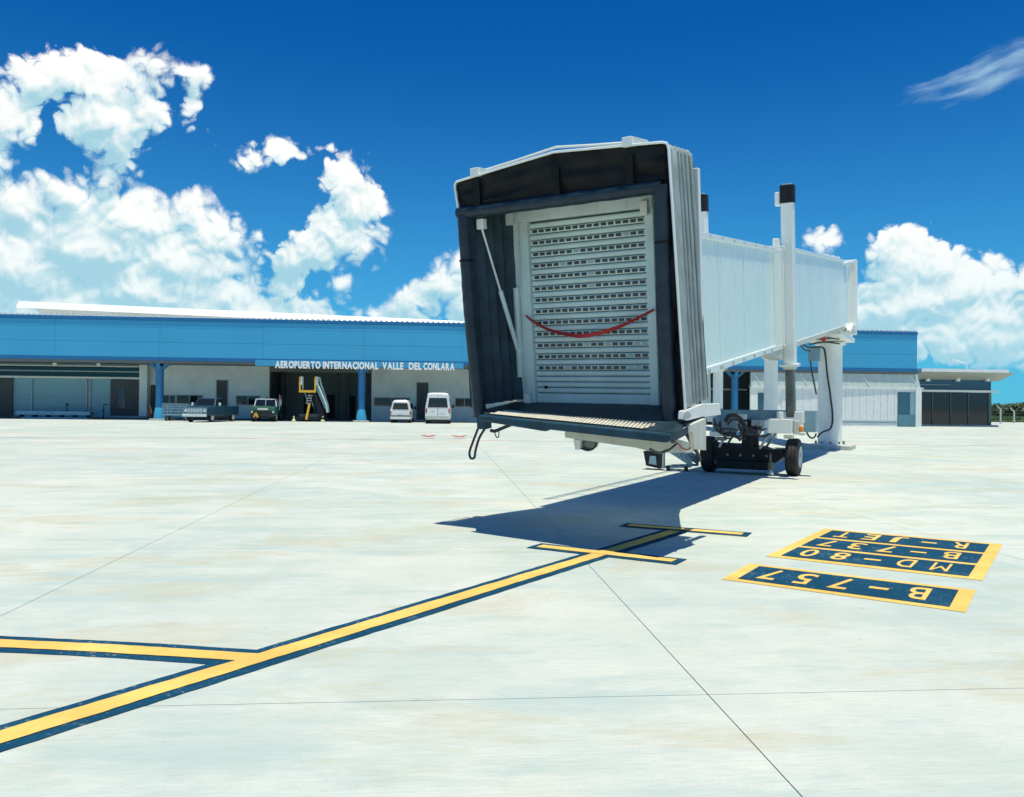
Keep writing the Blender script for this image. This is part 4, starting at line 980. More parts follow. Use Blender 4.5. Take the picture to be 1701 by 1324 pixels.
def sleeve(prof, name, m, par, wob=.004):
    rings = []
    for d, e in prof:
        rings.append([L(*(lambda q: (q[0] + rgf.uniform(-wob, wob), d + rgf.uniform(-wob, wob), q[1] + .02 * (d + .86)))(off(q, e))) for q in OUTF])
    return bpart(MB().loft(rings, closed=False), name, m, par, sm=True)
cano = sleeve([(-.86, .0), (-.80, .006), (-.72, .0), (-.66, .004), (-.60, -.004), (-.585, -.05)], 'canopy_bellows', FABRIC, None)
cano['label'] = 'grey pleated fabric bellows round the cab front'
sleeve([(-.60, -.05), (-.55, -.10), (-.44, -.10), (-.32, -.10), (-.20, -.10), (-.05, -.09), (.06, -.05)], 'bellows_valley', mat('valley_shade', (.07, .10, .105), .8, var=.3, vscale=6, bump=.4), cano)  # shade between the folds painted in as a darker colour
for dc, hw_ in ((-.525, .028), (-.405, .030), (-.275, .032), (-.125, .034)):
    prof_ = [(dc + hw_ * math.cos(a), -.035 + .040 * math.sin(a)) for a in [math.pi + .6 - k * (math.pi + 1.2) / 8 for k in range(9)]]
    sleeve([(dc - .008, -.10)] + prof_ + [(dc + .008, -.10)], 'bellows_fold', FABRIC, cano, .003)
# dark lining inside, loosely folded
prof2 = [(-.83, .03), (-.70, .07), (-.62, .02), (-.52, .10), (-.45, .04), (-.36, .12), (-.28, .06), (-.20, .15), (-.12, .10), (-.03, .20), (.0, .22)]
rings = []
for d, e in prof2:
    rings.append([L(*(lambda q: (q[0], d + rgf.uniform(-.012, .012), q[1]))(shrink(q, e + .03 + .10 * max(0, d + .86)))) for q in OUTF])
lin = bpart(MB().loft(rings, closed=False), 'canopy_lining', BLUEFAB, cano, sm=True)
# front curtain between frame and top pad, with sagging pleats
def curtain(cols, v0, v1, name, nv=9, amp=.02):
    vs = []; nc = len(cols)
    for k in range(nv):
        f = k / (nv - 1)
        for i, (lo, hi) in enumerate(cols):
            wob = (math.sin(f * 9.4 + i * .35) + .8 * math.sin(f * 17 - i * .22 + 1) + .7 * math.sin(i * .9 + f * 4)) * amp * math.sin(math.pi * f) + rgf.uniform(-.007, .007)
            r_ = lo[0] + (hi[0] - lo[0]) * f; u_ = lo[1] + (hi[1] - lo[1]) * f
            vs.append(L(r_, -.845 + .05 * (1 - f) + wob, u_))
    return bpart(MB().add(vs, [(k * nc + i, k * nc + i + 1, (k + 1) * nc + i + 1, (k + 1) * nc + i) for k in range(nv - 1) for i in range(nc - 1)]), name, DARKFAB, cano, sm=True)
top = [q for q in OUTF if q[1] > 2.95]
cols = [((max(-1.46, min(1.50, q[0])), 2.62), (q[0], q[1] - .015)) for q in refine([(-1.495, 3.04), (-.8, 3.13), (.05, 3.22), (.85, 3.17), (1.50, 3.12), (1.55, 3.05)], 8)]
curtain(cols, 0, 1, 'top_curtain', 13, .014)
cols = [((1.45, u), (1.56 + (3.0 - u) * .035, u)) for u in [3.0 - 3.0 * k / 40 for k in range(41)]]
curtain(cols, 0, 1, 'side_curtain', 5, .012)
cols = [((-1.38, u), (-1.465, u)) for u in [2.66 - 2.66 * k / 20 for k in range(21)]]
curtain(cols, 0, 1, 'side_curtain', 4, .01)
for r_, w_ in ((-1.15, .10), (.06, .10), (1.06, .10)):
    bpart(MB().box(L, r_ - w_ / 2, r_ + w_ / 2, -.875, -.862, 2.66, 3.05), 'curtain_strap', DARKFAB, cano)
frm = [(-1.455, 2.62), (-1.50, 2.97), (-1.497, 3.03), (-1.47, 3.06), (-.8, 3.138), (.05, 3.23), (.85, 3.178), (1.48, 3.135), (1.54, 3.115), (1.56, 3.05), (1.60, 2.0), (1.635, 1.0), (1.67, .05)]
fo = bpart(MB().tube([L(a, -.87, b) for a, b in frm], .015, 8), 'front_frame', WHITE, cano, sm=True)
bpart(MB().tube([L(a, -.80, b) for a, b in ((-1.05, 3.165), (-.6, 3.215), (.05, 3.30), (.6, 3.245), (1.1, 3.205))], .016, 8), 'upper_rail', WHITE, cano, sm=True)
for r_, u_ in ((-1.15, 3.115), (1.06, 3.175)):
    bpart(MB().box(L, r_ - .07, r_ + .06, -.90, -.72, u_ - .03, u_ + .085), 'frame_bracket', WHITE, cano, bevel=.008)
    bpart(MB().hexa([L(r_ + .06, -.84, u_ - .02), L(r_ + .22, -.84, u_ + .01), L(r_ + .22, -.78, u_ + .01), L(r_ + .06, -.78, u_ - .02), L(r_ + .06, -.84, u_ + .085), L(r_ + .20, -.84, u_ + .03), L(r_ + .20, -.78, u_ + .03), L(r_ + .06, -.78, u_ + .085)]), 'bracket_gusset', WHITE, cano)
# pads
def pad(pts, rad, name, seed):
    rp = random.Random(seed); path = []
    for a, b in zip(pts[:-1], pts[1:]):
        for k in range(14): path.append(a.lerp(b, k / 14))
    path.append(pts[-1]); rs = [rad * rp.uniform(.96, 1.05) for _ in path]
    return bpart(MB().tube(path, rs, 16), name, PAD, cano, sm=True)
PR = .092 * KC
pad([L(-1.49, -.83, 2.645), L(0, -.83, 2.645), L(1.46, -.83, 2.645)], PR * .92, 'top_pad', 1)
pad([L(1.445, -.84, 2.66), L(1.435, -.84, 1.3), L(1.47, -.86, -.16)], PR, 'side_pad', 2)
pad([L(-1.40, -.84, 2.60), L(-1.38, -.84, 1.3), L(-1.30, -.86, -.12)], PR, 'side_pad', 3)
bpart(MB().tube([L(1.445, -.84, 2.02), L(1.445, -.84, 1.99)], PR * 1.08, 16), 'pad_band', DARKFAB, cano)
bpart(MB().tube([L(-1.395, -.84, 2.02), L(-1.395, -.84, 1.99)], PR * 1.08, 16), 'pad_band', DARKFAB, cano)
# gas strut
sa_ = Pd(801, 381, -.70); sb2 = Pd(860, 580, -.12)
st = bpart(MB().tube([sa_, sa_.lerp(sb2, .55)], .014, 8), 'gas_strut', WHITE, cano, sm=True)
bpart(MB().tube([sa_.lerp(sb2, .5), sb2], .030, 10), 'strut_barrel', ALU, st, sm=True)
bpart(MB().box(lambda a, b, c: sa_ + WV * a + DV * b + UV * c, -.06, .05, -.04, .04, .0, .13), 'strut_clevis', WHITE, st, bevel=.008)

# ------------------------------------------------------------------ cab floor, bumper and under-gear
BLt, BRt = L(-.985, -1.2, -.035), L(1.774, -1.5, -.13)
fl_ = bpart(MB().add([L(-1.28, .08, -.02), L(1.25, .08, -.02), L(1.74, -.35, -.13), BRt, BLt, L(-1.28, -.80, -.03),
                      L(-1.28, .08, -.12), L(1.25, .08, -.12), L(1.74, -.35, -.20), BRt - UV * .09, BLt - UV * .1, L(-1.28, -.80, -.13)],
                     [(0, 1, 4, 5), (1, 2, 3), (1, 3, 4), (6, 11, 10, 7), (7, 9, 8), (7, 10, 9), (3, 2, 8, 9), (4, 3, 9, 10), (5, 4, 10, 11), (0, 5, 11, 6), (2, 1, 7, 8)]), 'cab_floor', FLOORR)
bd = (BRt - BLt).normalized(); bf = (bd.cross(UV)).normalized()
if bf.dot(DV) > 0: bf = -bf
def BM(a, b, c): return BLt + bd * a + bf * b + UV * c
bl = (BRt - BLt).length
bpart(MB().prism([BM(a, .10, c) for a, c in ((-.02, -.005), (bl + .01, -.005), (bl + .01, -.070), (bl - .05, -.095), (bl * .40, -.088), (bl * .385, -.112), (bl * .36, -.112), (-.02, -.070))],
                 [BM(a, .0, c) for a, c in ((-.02, .0), (bl + .01, .0), (bl + .01, -.070), (bl - .05, -.095), (bl * .40, -.088), (bl * .385, -.112), (bl * .36, -.112), (-.02, -.070))]), 'front_bumper', BUMPER, bevel=.015)
# diamond tread strip
ts = bpart(MB().box(BM, .05, bl * .87, -.36, -.012, .004, .012), 'tread_strip', mat('tread_base', (.05, .055, .06), .6))
mb = MB(); nx, ny = 44, 5
for i in range(nx):
    for j in range(ny):
        a = .06 + (bl * .87 - .08) * (i + .5 * (j % 2) + .5) / (nx + .5); b = -.042 - j * .068; w_, h_ = .027, .031
        taper = 1.0
        mb.add([BM(a - w_, b, .012), BM(a, b - h_, .012), BM(a + w_, b, .012), BM(a, b + h_, .012), BM(a - w_ * .5, b, .020), BM(a, b - h_ * .5, .020), BM(a + w_ * .5, b, .020), BM(a, b + h_ * .5, .020)],
               [(4, 5, 6, 7), (0, 1, 5, 4), (1, 2, 6, 5), (2, 3, 7, 6), (3, 0, 4, 7)])
bpart(mb, 'tread_stud', TREAD, ts, kind='stuff')
bpart(MB().tube([Pd(1064, 713, -1.15), Pd(1104, 696, -.75)], .022, 8), 'kick_bar', GREYP, fl_, sm=True)
bpart(MB().box(lambda a, b, c: Pd(799, 703, -.9) + WV * a + DV * b + UV * c, -.07, .07, 0, .14, -.08, .09), 'pad_foot', BUMPER, fl_, bevel=.01)
for pts, rr in ((((794, 712), (786, 733), (780, 751), (782, 761), (788, 760), (790, 748), (796, 728), (806, 711)), .016), (((815, 715), (822, 716), (835, 711), (852, 704)), .022), (((821, 714), (824, 725), (828, 726), (829, 714)), .007)):
    cabpath(spl([Pd(x, y, -.85) for x, y in pts]), rr, 'hose', par=fl_)
# pale transverse beam below
plate([(938, 714), (1000, 719), (1060, 727), (1112, 733), (1118, 738), (1095, 751), (1072, 748), (1056, 744), (938, 727)], -.75, .14, 'cross_beam', CREAM, fl_, bevel=.006)
for pts in ([(958, 709), (978, 712), (978, 719), (958, 717)], [(1000, 715), (1016, 717), (1012, 723), (995, 721)], [(1036, 718), (1056, 721), (1056, 728), (1036, 725)]):
    plate(pts, -.70, .12, 'beam_bracket', DARKM, fl_)
plate([(952, 730), (964, 731), (964, 747), (955, 747)], -.72, .12, 'sensor_box', WHITE, fl_, bevel=.006)
plate([(966, 732), (990, 735), (986, 745), (970, 748)], -.66, .10, 'sensor_bracket', GREASE, fl_, bevel=.004)
cabpath(spl([Pd(x, y, -.7) for x, y in ((966, 745), (976, 748), (986, 745), (991, 736))]), .012, par=fl_)
# right side: side member, gusset plate, canopy shoe
splate([(1121, 717.5), (1173, 695), (1173, 748), (1154, 746), (1151, 717), (1121, 729)], 1.76, .05, 'side_member', CREAM, fl_, bevel=.004)
splate([(1137, 683), (1167, 671), (1196, 670), (1198, 689), (1166, 693), (1142, 699), (1136, 697)], 1.70, .07, 'canopy_shoe', WHITE, fl_, bevel=.008)
bpart(MB().tube([Pr(1142, 690, 1.72), Pr(1142, 690, 1.78)], .04, 10), 'shoe_pin', GREYP, fl_)
splate([(1120, 728), (1170, 742), (1150, 752), (1105, 752)], 1.3, .12, 'gusset', CREAM, fl_)
cabpath(spl([Pr(x, y, 1.5) for x, y in ((1141, 722), (1150, 738), (1158, 752), (1163, 765))]), .022, par=fl_)
cabpath(spl([Pr(x, y, 1.4) for x, y in ((1120, 733), (1128, 738), (1134, 745), (1145, 746), (1147, 735), (1146, 725))]), .008, m=RED, par=fl_)
cabpath(spl([Pr(x, y, 1.4) for x, y in ((1080, 746), (1095, 752), (1110, 748), (1124, 737))]), .014, par=fl_)
# service stair foot standing behind the left wheel
SB = gnd(1131, 781)
ss = thing('service_stair', 'blue grey steel service stair foot with dark lamp box under the bridge cab', 'stair', SB)
def SS(a, b, c): return SB + RV * (a * 1.25) + TH * (b * 1.25) + Vector((0, 0, c * 1.28))
for b in (-.25, .25):
    MB().hexa([SS(-.25, b - .02, .40), SS(.28, b - .02, .10), SS(.28, b + .02, .10), SS(-.25, b + .02, .40), SS(-.25, b - .02, .56), SS(.30, b - .02, .26), SS(.30, b + .02, .26), SS(-.25, b + .02, .56)]).build('stringer', BLUEGREY, ss)
for k in range(4): MB().box(SS, -.20 + k * .13, -.08 + k * .13, -.25, .25, .47 - k * .08, .49 - k * .08).build('tread', BLUEGREY, ss)
MB().tube([SS(-.3, -.25, .06), SS(.28, -.25, .10)], .03, 8).build('foot_bar', BLUEGREY, ss)
MB().tube([SS(-.3, .25, .06), SS(.28, .25, .10)], .03, 8).build('foot_bar', BLUEGREY, ss)
for a, b in ((-.18, -.25), (.18, -.25)): MB().tube([SS(a, b, 0), SS(a, b, .1)], .05, 10).build('foot', RUBBER, ss)
for k in range(5):
    a_ = -.22 + k * .11
    MB().tube([SS(a_, -.28, .53 - k * .062), SS(a_ + .10, -.28, .34 - k * .05)], .014, 6).build('lattice_bar', GREYP, ss)
MB().tube([SS(-.25, -.28, .62), SS(.34, -.28, .30)], .02, 6).build('handrail', BLUEGREY, ss)
MB().tube([SS(-.28, -.26, .05), SS(-.26, -.26, .62)], .035, 8).build('post', GREYP, ss)
MB().hexa([SS(-.62, -.3, .08), SS(-.34, -.3, .03), SS(-.34, .05, .03), SS(-.62, .05, .08), SS(-.68, -.3, .36), SS(-.34, -.3, .34), SS(-.34, .05, .34), SS(-.68, .05, .36)]).build('lamp_box', DARKM, ss)
MB().hexa([SS(-.56, -.31, .12), SS(-.40, -.31, .10), SS(-.40, -.29, .10), SS(-.56, -.29, .12), SS(-.54, -.31, .27), SS(-.42, -.31, .27), SS(-.42, -.29, .27), SS(-.54, -.29, .27)]).build('lamp_glass', BLUEGREY, ss)
MB().tube([SS(-.70, .1, .52), SS(-.45, -.1, .42), SS(-.25, -.2, .58)], .03, 8).build('arm', DARKM, ss)
# red barrier strap across the doorway
pts = [(873, 524), (890, 537), (915, 549), (945, 556), (968, 558), (1000, 552), (1035, 540), (1065, 525), (1087, 514)]
cv = spl([Pd(x, y, -.12 - .05 * math.sin(math.pi * i / 8)) for i, (x, y) in enumerate(pts)], 5); vs = []
for i, p in enumerate(cv):
    f = i / (len(cv) - 1); tw = .9 * math.sin(f * 5.0 + .4)
    q = (UV * math.cos(tw) + DV * math.sin(tw)) * .027 * (.45 + .55 * math.sin(math.pi * f) ** .6)
    vs += [p + q, p - q]
strap = MB().add(vs, [(2 * i, 2 * i + 1, 2 * i + 3, 2 * i + 2) for i in range(len(cv) - 1)]).build('barrier_strap', RED)
sm_ = strap.modifiers.new('skin', 'SOLIDIFY'); sm_.thickness = .003
tag(strap, 'red webbing strap sagging across the roller shutter', 'strap')
# ------------------------------------------------------------------ vehicles and ground equipment
def rrect(hw0, hw1, z0, z1, rb, rt, n=4):      # rounded trapezoid section (x, z), counter-clockwise from bottom left
    pts = []
    cs = [(-hw0 + rb, z0 + rb, rb, math.pi, 1.5 * math.pi), (hw0 - rb, z0 + rb, rb, 1.5 * math.pi, 2 * math.pi), (hw1 - rt, z1 - rt, rt, 0, .5 * math.pi), (-hw1 + rt, z1 - rt, rt, .5 * math.pi, math.pi)]
    for cx, cz, r_, a0, a1 in cs:
        for k in range(n + 1):
            a = a0 + (a1 - a0) * k / n; pts.append((cx + r_ * math.cos(a), cz + r_ * math.sin(a)))
    return pts
def vframe(p, yaw):
    c, s = math.cos(yaw), math.sin(yaw); X_ = Vector((c, s, 0)); Y_ = Vector((-s, c, 0))
    return lambda x, y, z: Vector(p) + X_ * x + Y_ * y + Vector((0, 0, z))
def vwheel(V, x, y, rad, wd, par, hub=GREYP):
    def ring(rr, a): return [V(x + a, y + rr * math.cos(2 * math.pi * k / 22), rad + rr * math.sin(2 * math.pi * k / 22)) for k in range(22)]
    w = smooth_by_angle(MB().loft([ring(rad * .6, -wd / 2), ring(rad * .93, -wd / 2), ring(rad, -wd * .35), ring(rad, wd * .35), ring(rad * .93, wd / 2), ring(rad * .6, wd / 2)]).build('wheel', TYRE, par))
    for s in (-1, 1): MB().loft([ring(rad * .62, s * (wd / 2 - .01)), ring(rad * .58, s * (wd / 2 + .008)), ring(rad * .2, s * (wd / 2 + .02))]).build('rim', hub, w)
def van(p, yaw, label, high):
    V = vframe(p, yaw)      # y = 0 rear, +y front, rear faces the camera
    t = thing('van' if high else 'minivan', label, 'van' if high else 'minivan', p)
    if high: hw, hwt, ht, ln, belt = .98, .80, 2.40, 5.3, 1.18
    else: hw, hwt, ht, ln, belt = .83, .60, 1.82, 4.0, 1.02
    sec = lambda y, zb, zt, kw=1.0, kt=1.0: [V(x, y, z) for x, z in body_sec(hw * kw, hwt * kt, zb, zt, belt)]
    def body_sec(w0, w1, zb, zt, zbelt):
        pts = []
        L_ = [(-w0 * .93, zb), (w0 * .93, zb), (w0, zb + .14), (w0, zbelt), (w1 + (w0 - w1) * .35, zbelt + (zt - zbelt) * .62), (w1, zt - .10), (w1 - .12, zt - .015), (w1 * .5, zt), (-w1 * .5, zt), (-w1 + .12, zt - .015), (-w1, zt - .10), (-w1 - (w0 - w1) * .35, zbelt + (zt - zbelt) * .62), (-w0, zbelt), (-w0, zb + .14)]
        return L_
    if high: st = [(.0, .38, ht - .10, .97, .94), (.10, .32, ht, 1, 1), (ln * .62, .32, ht, 1, 1), (ln * .74, .34, ht - .25, 1, .96), (ln * .84, .36, 1.35, .98, 1.1), (ln * .97, .38, 1.05, .92, 1.05), (ln, .42, .85, .86, 1.0)]
    else: st = [(.0, .34, ht - .14, .97, .92), (.12, .28, ht, 1, 1), (ln * .55, .28, ht, 1, 1), (ln * .72, .30, 1.25, 1, 1.15), (ln * .95, .32, .98, .94, 1.1), (ln, .38, .80, .88, 1.0)]
    bdy = smooth_by_angle(MB().loft([sec(*q) for q in st]).build('body', CARW, t), 28)
    # rear window, doors, lamps, bumper
    zg0, zg1 = (belt + .10, ht - .42) if high else (belt + .06, ht - .27)
    yr = lambda z: .0 - .012
    def rear(x0, x1, x2, x3, z0, z1, name, m, par, off=.012): 
        return MB().prism([V(x0, -off, z0), V(x1, -off, z0), V(x2, -off, z1), V(x3, -off, z1)], [V(x0, .03, z0), V(x1, .03, z0), V(x2, .05, z1), V(x3, .05, z1)]).build(name, m, par)
    if high:
        rear(-hw * .80, hw * .80, hwt * .84, -hwt * .84, zg0 - .02, zg1 + .02, 'window_seal', RUBBER, t, .010)
        rear(-hw * .78, -.02, -.02, -hwt * .82, zg0, zg1, 'window', GLASS, t, .018); rear(.02, hw * .78, hwt * .82, .02, zg0, zg1, 'window', GLASS, t, .018)
        MB().box(V, -.012, .012, -.014, .01, .5, ht - .15).build('door_gap', RUBBER, t)
        for s in (-1, 1): MB().box(V, s * hw * .90 - .06, s * hw * .90 + .06, -.02, .1, .85, 1.18, .02).build('tail_lamp', LAMPR, t)
        MB().box(V, -hw * .92, hw * .92, -.10, .12, .36, .60, .04).build('bumper', GREYP, t)
        MB().box(V, .12, .55, -.016, .0, .80, .92).build('number_plate', PLATE, t); MB().box(V, -.52, -.25, -.016, .0, .95, 1.03).build('badge', CHROME, t)
    else:
        rear(-hw * .76, hw * .76, hwt * .90, -hwt * .90, zg0 - .02, zg1 + .02, 'window_seal', RUBBER, t, .010)
        rear(-hw * .73, hw * .73, hwt * .87, -hwt * .87, zg0, zg1, 'window', GLASS, t, .018)
        for s in (-1, 1): MB().box(V, s * hw * .93 - .05, s * hw * .93 + .05, -.02, .1, .66, .92, .02).build('tail_lamp', LAMPR, t)
        MB().box(V, -hw * .96, hw * .96, -.09, .12, .30, .50, .04).build('bumper', CARW, t); MB().box(V, -hw * .97, hw * .97, -.06, .1, .505, .58).build('bumper_trim', RUBBER, t)
        MB().box(V, -.20, .20, -.016, .0, .70, .79).build('number_plate', PLATE, t)
    for s in (-1, 1):
        # side windows
        for y0, y1 in ((.5, 1.6), (1.7, 2.7)):
            w0 = hw + .004; z0, z1 = belt + .10, zg1
            xi = lambda z: s * (hw + .012 - (hw - hwt) * .75 * max(0, (z - belt) / (ht - belt)))
            MB().prism([V(xi(z0), y0, z0), V(xi(z0), y1, z0), V(xi(z1), y1, z1), V(xi(z1), y0, z1)], [V(xi(z0) - s * .04, y0, z0), V(xi(z0) - s * .04, y1, z0), V(xi(z1) - s * .04, y1, z1), V(xi(z1) - s * .04, y0, z1)]).build('side_window', GLASS, t)
        MB().box(V, s * (hw + .12) - .09, s * (hw + .12) + .09, ln * .70, ln * .70 + .10, belt + .05, belt + .30, .02).build('mirror', RUBBER, t)
        for y in (.85 if high else .7, ln - .95): vwheel(V, s * (hw - .13), y, .33 if high else .29, .22, t)
    MB().box(V, -hw * .85, hw * .85, .2, ln - .3, .18, .45).build('underbody', RUBBER, t)
    return t
VY = R(5)
pv_ = gnd(727, 704.0); van((pv_.x, pv_.y, 0), VY - R(2), 'white high-roof van parked rear first beside the white minivan', True)
pm_ = gnd(665, 702.5); van((pm_.x, pm_.y, 0), VY - R(3), 'small white minivan parked between blue column and taller van', False)

# blue pickup, nose towards the camera's left
def pickup():
    p = gnd(324, 701.5); yaw = R(180 - 8); V = vframe((p.x, p.y, 0), yaw)        # y axis forward out of the nose
    def Vn(x, y, z): return V(x, y, z)
    t = thing('pickup_truck', 'dark blue pickup truck with chrome grille parked at an angle', 'pickup', (p.x, p.y, 0))
    hw = .95
    sect = lambda y, zb, zt, w=hw: [V(x, y, z) for x, z in rrect(w, w * .96, zb, zt, .06, .10)]
    smooth_by_angle(MB().loft([sect(0.0, .52, 1.08), sect(-.08, .48, 1.13), sect(-1.35, .46, 1.20)]).build('hood', CARB, t))
    smooth_by_angle(MB().loft([sect(-1.351, .46, 1.20), sect(-2.75, .46, 1.20)]).build('cab_body', CARB, t))
    cabn = [V(x, y, z) for x, y, z in ((-hw * .92, -1.30, 1.19), (hw * .92, -1.30, 1.19), (hw * .92, -2.78, 1.19), (-hw * .92, -2.78, 1.19), (-hw * .76, -1.72, 1.80), (hw * .76, -1.72, 1.80), (hw * .78, -2.68, 1.80), (-hw * .78, -2.68, 1.80))]
    rf = MB().hexa(cabn).build('roof', CARB, t, bevel=.05)
    def lerp4(a, b, c, d, u, v): return a.lerp(b, u).lerp(d.lerp(c, u), v)
    def winq(i, j, k, l, name, off):
        A, B_, C_, D_ = cabn[i], cabn[j], cabn[k], cabn[l]; n_ = (B_ - A).cross(D_ - A).normalized() 
        q = [lerp4(A, B_, C_, D_, u, v) for u, v in ((.07, .14), (.93, .14), (.92, .88), (.08, .88))]
        cen = sum(cabn, Vector()) / 8
        if (q[0] - cen).dot(n_) < 0: n_ = -n_
        MB().prism([x - n_ * .03 for x in q], [x + n_ * off for x in q]).build(name, GLASS, t)
    winq(0, 1, 5, 4, 'windscreen', .012); winq(1, 2, 6, 5, 'side_window', .012); winq(0, 3, 7, 4, 'side_window', .012); winq(3, 2, 6, 7, 'rear_window', .012)
    # bed
    for x0, x1 in ((-hw, -hw + .10), (hw - .10, hw)): MB().box(V, x0, x1, -4.95, -2.80, .50, 1.20).build('bed_side', CARB, t, bevel=.02)
    MB().box(V, -hw + .10, hw - .10, -4.95, -2.80, .52, .62).build('bed_floor', DARKM, t); MB().box(V, -hw + .1, hw - .1, -4.97, -4.88, .52, 1.18).build('tailgate', CARB, t)
    # nose: white surround, chrome grille bars, lamps, bumper
    MB().box(V, -hw * .97, hw * .97, -.02, .035, .66, 1.08).build('nose_panel', mat('nose_grey', (.20, .28, .33), .4), t)
    for z in (.74, .84, .94): MB().box(V, -hw * .62, hw * .62, .03, .06, z, z + .045).build('grille_bar', CHROME, t)
    for k in range(5): MB().box(V, -.5 + k * .24, -.46 + k * .24, .03, .055, .70, 1.0).build('grille_post', CHROME, t)
    for s in (-1, 1):
        c = V(s * .74, .03, .86)
        MB().loft([[V(s * .74 + .11 * math.cos(a * .393), .03, .86 + .11 * math.sin(a * .393)) for a in range(16)], [V(s * .74 + .08 * math.cos(a * .393), .07, .86 + .08 * math.sin(a * .393)) for a in range(16)]]).build('headlight', CHROME, t)
        MB().box(V, s * (hw + .14) - .10, s * (hw + .14) + .10, -1.62, -1.55, 1.24, 1.46, .02).build('mirror', CHROME, t)
    MB().box(V, -hw * 1.02, hw * 1.02, .02, .20, .42, .64, .05).build('bumper', CHROME, t); MB().box(V, -.20, .20, .20, .215, .46, .58).build('number_plate', PLATE, t)
    MB().box(V, hw + .002, hw + .02, -2.70, -1.45, .72, .76).build('side_trim', CHROME, t)
    for y in (-.85, -4.1):
        for s in (-1, 1): vwheel(V, s * (hw - .14), y, .36, .22, t)
    MB().box(V, -hw * .8, hw * .8, -4.7, -.2, .30, .52).build('chassis', RUBBER, t)
pickup()

def green_truck():
    p = gnd(436, 700.5); V = vframe((p.x, p.y, 0), R(180 + 8))
    t = thing('green_truck', 'green utility truck with white windscreen frame, nose towards the apron', 'truck', (p.x, p.y, 0))
    hw = .98
    sect = lambda y, zb, zt, w=hw: [V(x, y, z) for x, z in rrect(w, w * .97, zb, zt, .05, .09)]
    smooth_by_angle(MB().loft([sect(0, .50, 1.10), sect(-.1, .46, 1.16), sect(-1.4, .44, 1.22)]).build('hood', CARG, t))
    smooth_by_angle(MB().loft([sect(-1.401, .44, 1.22), sect(-4.3, .44, 1.16)]).build('body', CARG, t))
    for s in (-1, 1):
        MB().tube([V(s * .84, -1.35, 1.2), V(s * .76, -1.58, 1.74)], .045, 8).build('windscreen_post', CARW, t)
        MB().tube([V(s * .84, -2.6, 1.2), V(s * .78, -2.55, 1.74)], .045, 8).build('rear_post', CARW, t)
    MB().box(V, -.80, .80, -2.6, -1.54, 1.72, 1.80, .05).build('roof', CARW, t, bevel=.02)
    MB().prism([V(-.80, -1.38, 1.24), V(.80, -1.38, 1.24), V(.73, -1.56, 1.70), V(-.73, -1.56, 1.70)], [V(-.80, -1.40, 1.24), V(.80, -1.40, 1.24), V(.73, -1.58, 1.70), V(-.73, -1.58, 1.70)]).build('windscreen', GLASS, t)
    MB().tube([V(0, -1.385, 1.24), V(0, -1.565, 1.72)], .02, 6).build('windscreen_divider', CARW, t)
    MB().prism([V(-.75, -2.58, 1.24), V(.75, -2.58, 1.24), V(.72, -2.56, 1.7), V(-.72, -2.56, 1.7)], [V(-.75, -2.60, 1.24), V(.75, -2.60, 1.24), V(.72, -2.58, 1.7), V(-.72, -2.58, 1.7)]).build('rear_window', GLASS, t)
    MB().box(V, -.40, .40, -.02, .015, .92, 1.06).build('name_board', PLATE, t)
    MB().box(V, -.92, .92, .0, .14, .40, .58, .03).build('bumper', RUBBER, t); MB().box(V, -.75, .75, -.02, .02, .62, .86).build('grille', RUBBER, t)
    MB().loft([[V(.48 + .30 * math.cos(a * .314), .15, .50 + .30 * math.sin(a * .314)) for a in range(20)], [V(.48 + .30 * math.cos(a * .314), .20, .50 + .30 * math.sin(a * .314)) for a in range(20)]]).build('front_disc', RUBBER, t)
    MB().prism([V(x, .20, z) for x, z in ((.28, .34), (.68, .34), (.60, .60), (.48, .74), (.36, .60))], [V(x, .215, z) for x, z in ((.28, .34), (.68, .34), (.60, .60), (.48, .74), (.36, .60))]).build('disc_emblem', YEL, t)
    MB().prism([V(x, .214, z) for x, z in ((.40, .34), (.56, .34), (.48, .54))], [V(x, .222, z) for x, z in ((.40, .34), (.56, .34), (.48, .54))]).build('emblem_cutout', RUBBER, t)
    for s in (-1, 1): MB().loft([[V(s * .80 + .09 * math.cos(a * .4488), .0, .76 + .09 * math.sin(a * .4488)) for a in range(14)], [V(s * .80 + .07 * math.cos(a * .4488), .04, .76 + .07 * math.sin(a * .4488)) for a in range(14)]]).build('headlight', CHROME, t)
    c = V(0, -2.0, 1.80); MB().loft([ringz(c, .09, 0, 12), ringz(c, .09, .08, 12), ringz(c, .04, .16, 12)]).build('roof_beacon', ORANGE, t)
    for y in (-.8, -3.6):
        for s in (-1, 1): vwheel(V, s * (hw - .13), y, .36, .24, t, GREYP)
    MB().box(V, -.8, .8, -4.1, -.2, .28, .5).build('chassis', RUBBER, t)
    # marker flag on a pole at the tail corner
    MB().tube([V(-1.02, -1.9, .9), V(-1.02, -1.9, 2.15)], .025, 6).build('flag_pole', CARW, t)
    a = [V(-1.02, -1.9 + .0, 2.12), V(-1.10, -2.0, 2.05), V(-1.20, -1.95, 1.45), V(-1.12, -1.9, 1.2), V(-1.02, -1.88, 1.35)]
    fl = MB().prism(a, [q + Vector((0, .02, 0)) for q in a]).build('marker_flag', mat('flag_pale', (.72, .55, .54), .8), t)
    b = [V(-1.03, -1.86, 2.14), V(-1.09, -1.93, 2.0), V(-1.14, -1.9, 1.85), V(-1.05, -1.85, 1.7)]
    MB().prism(b, [q + Vector((0, -.02, 0)) for q in b]).build('flag_patch', RED, fl)
green_truck()

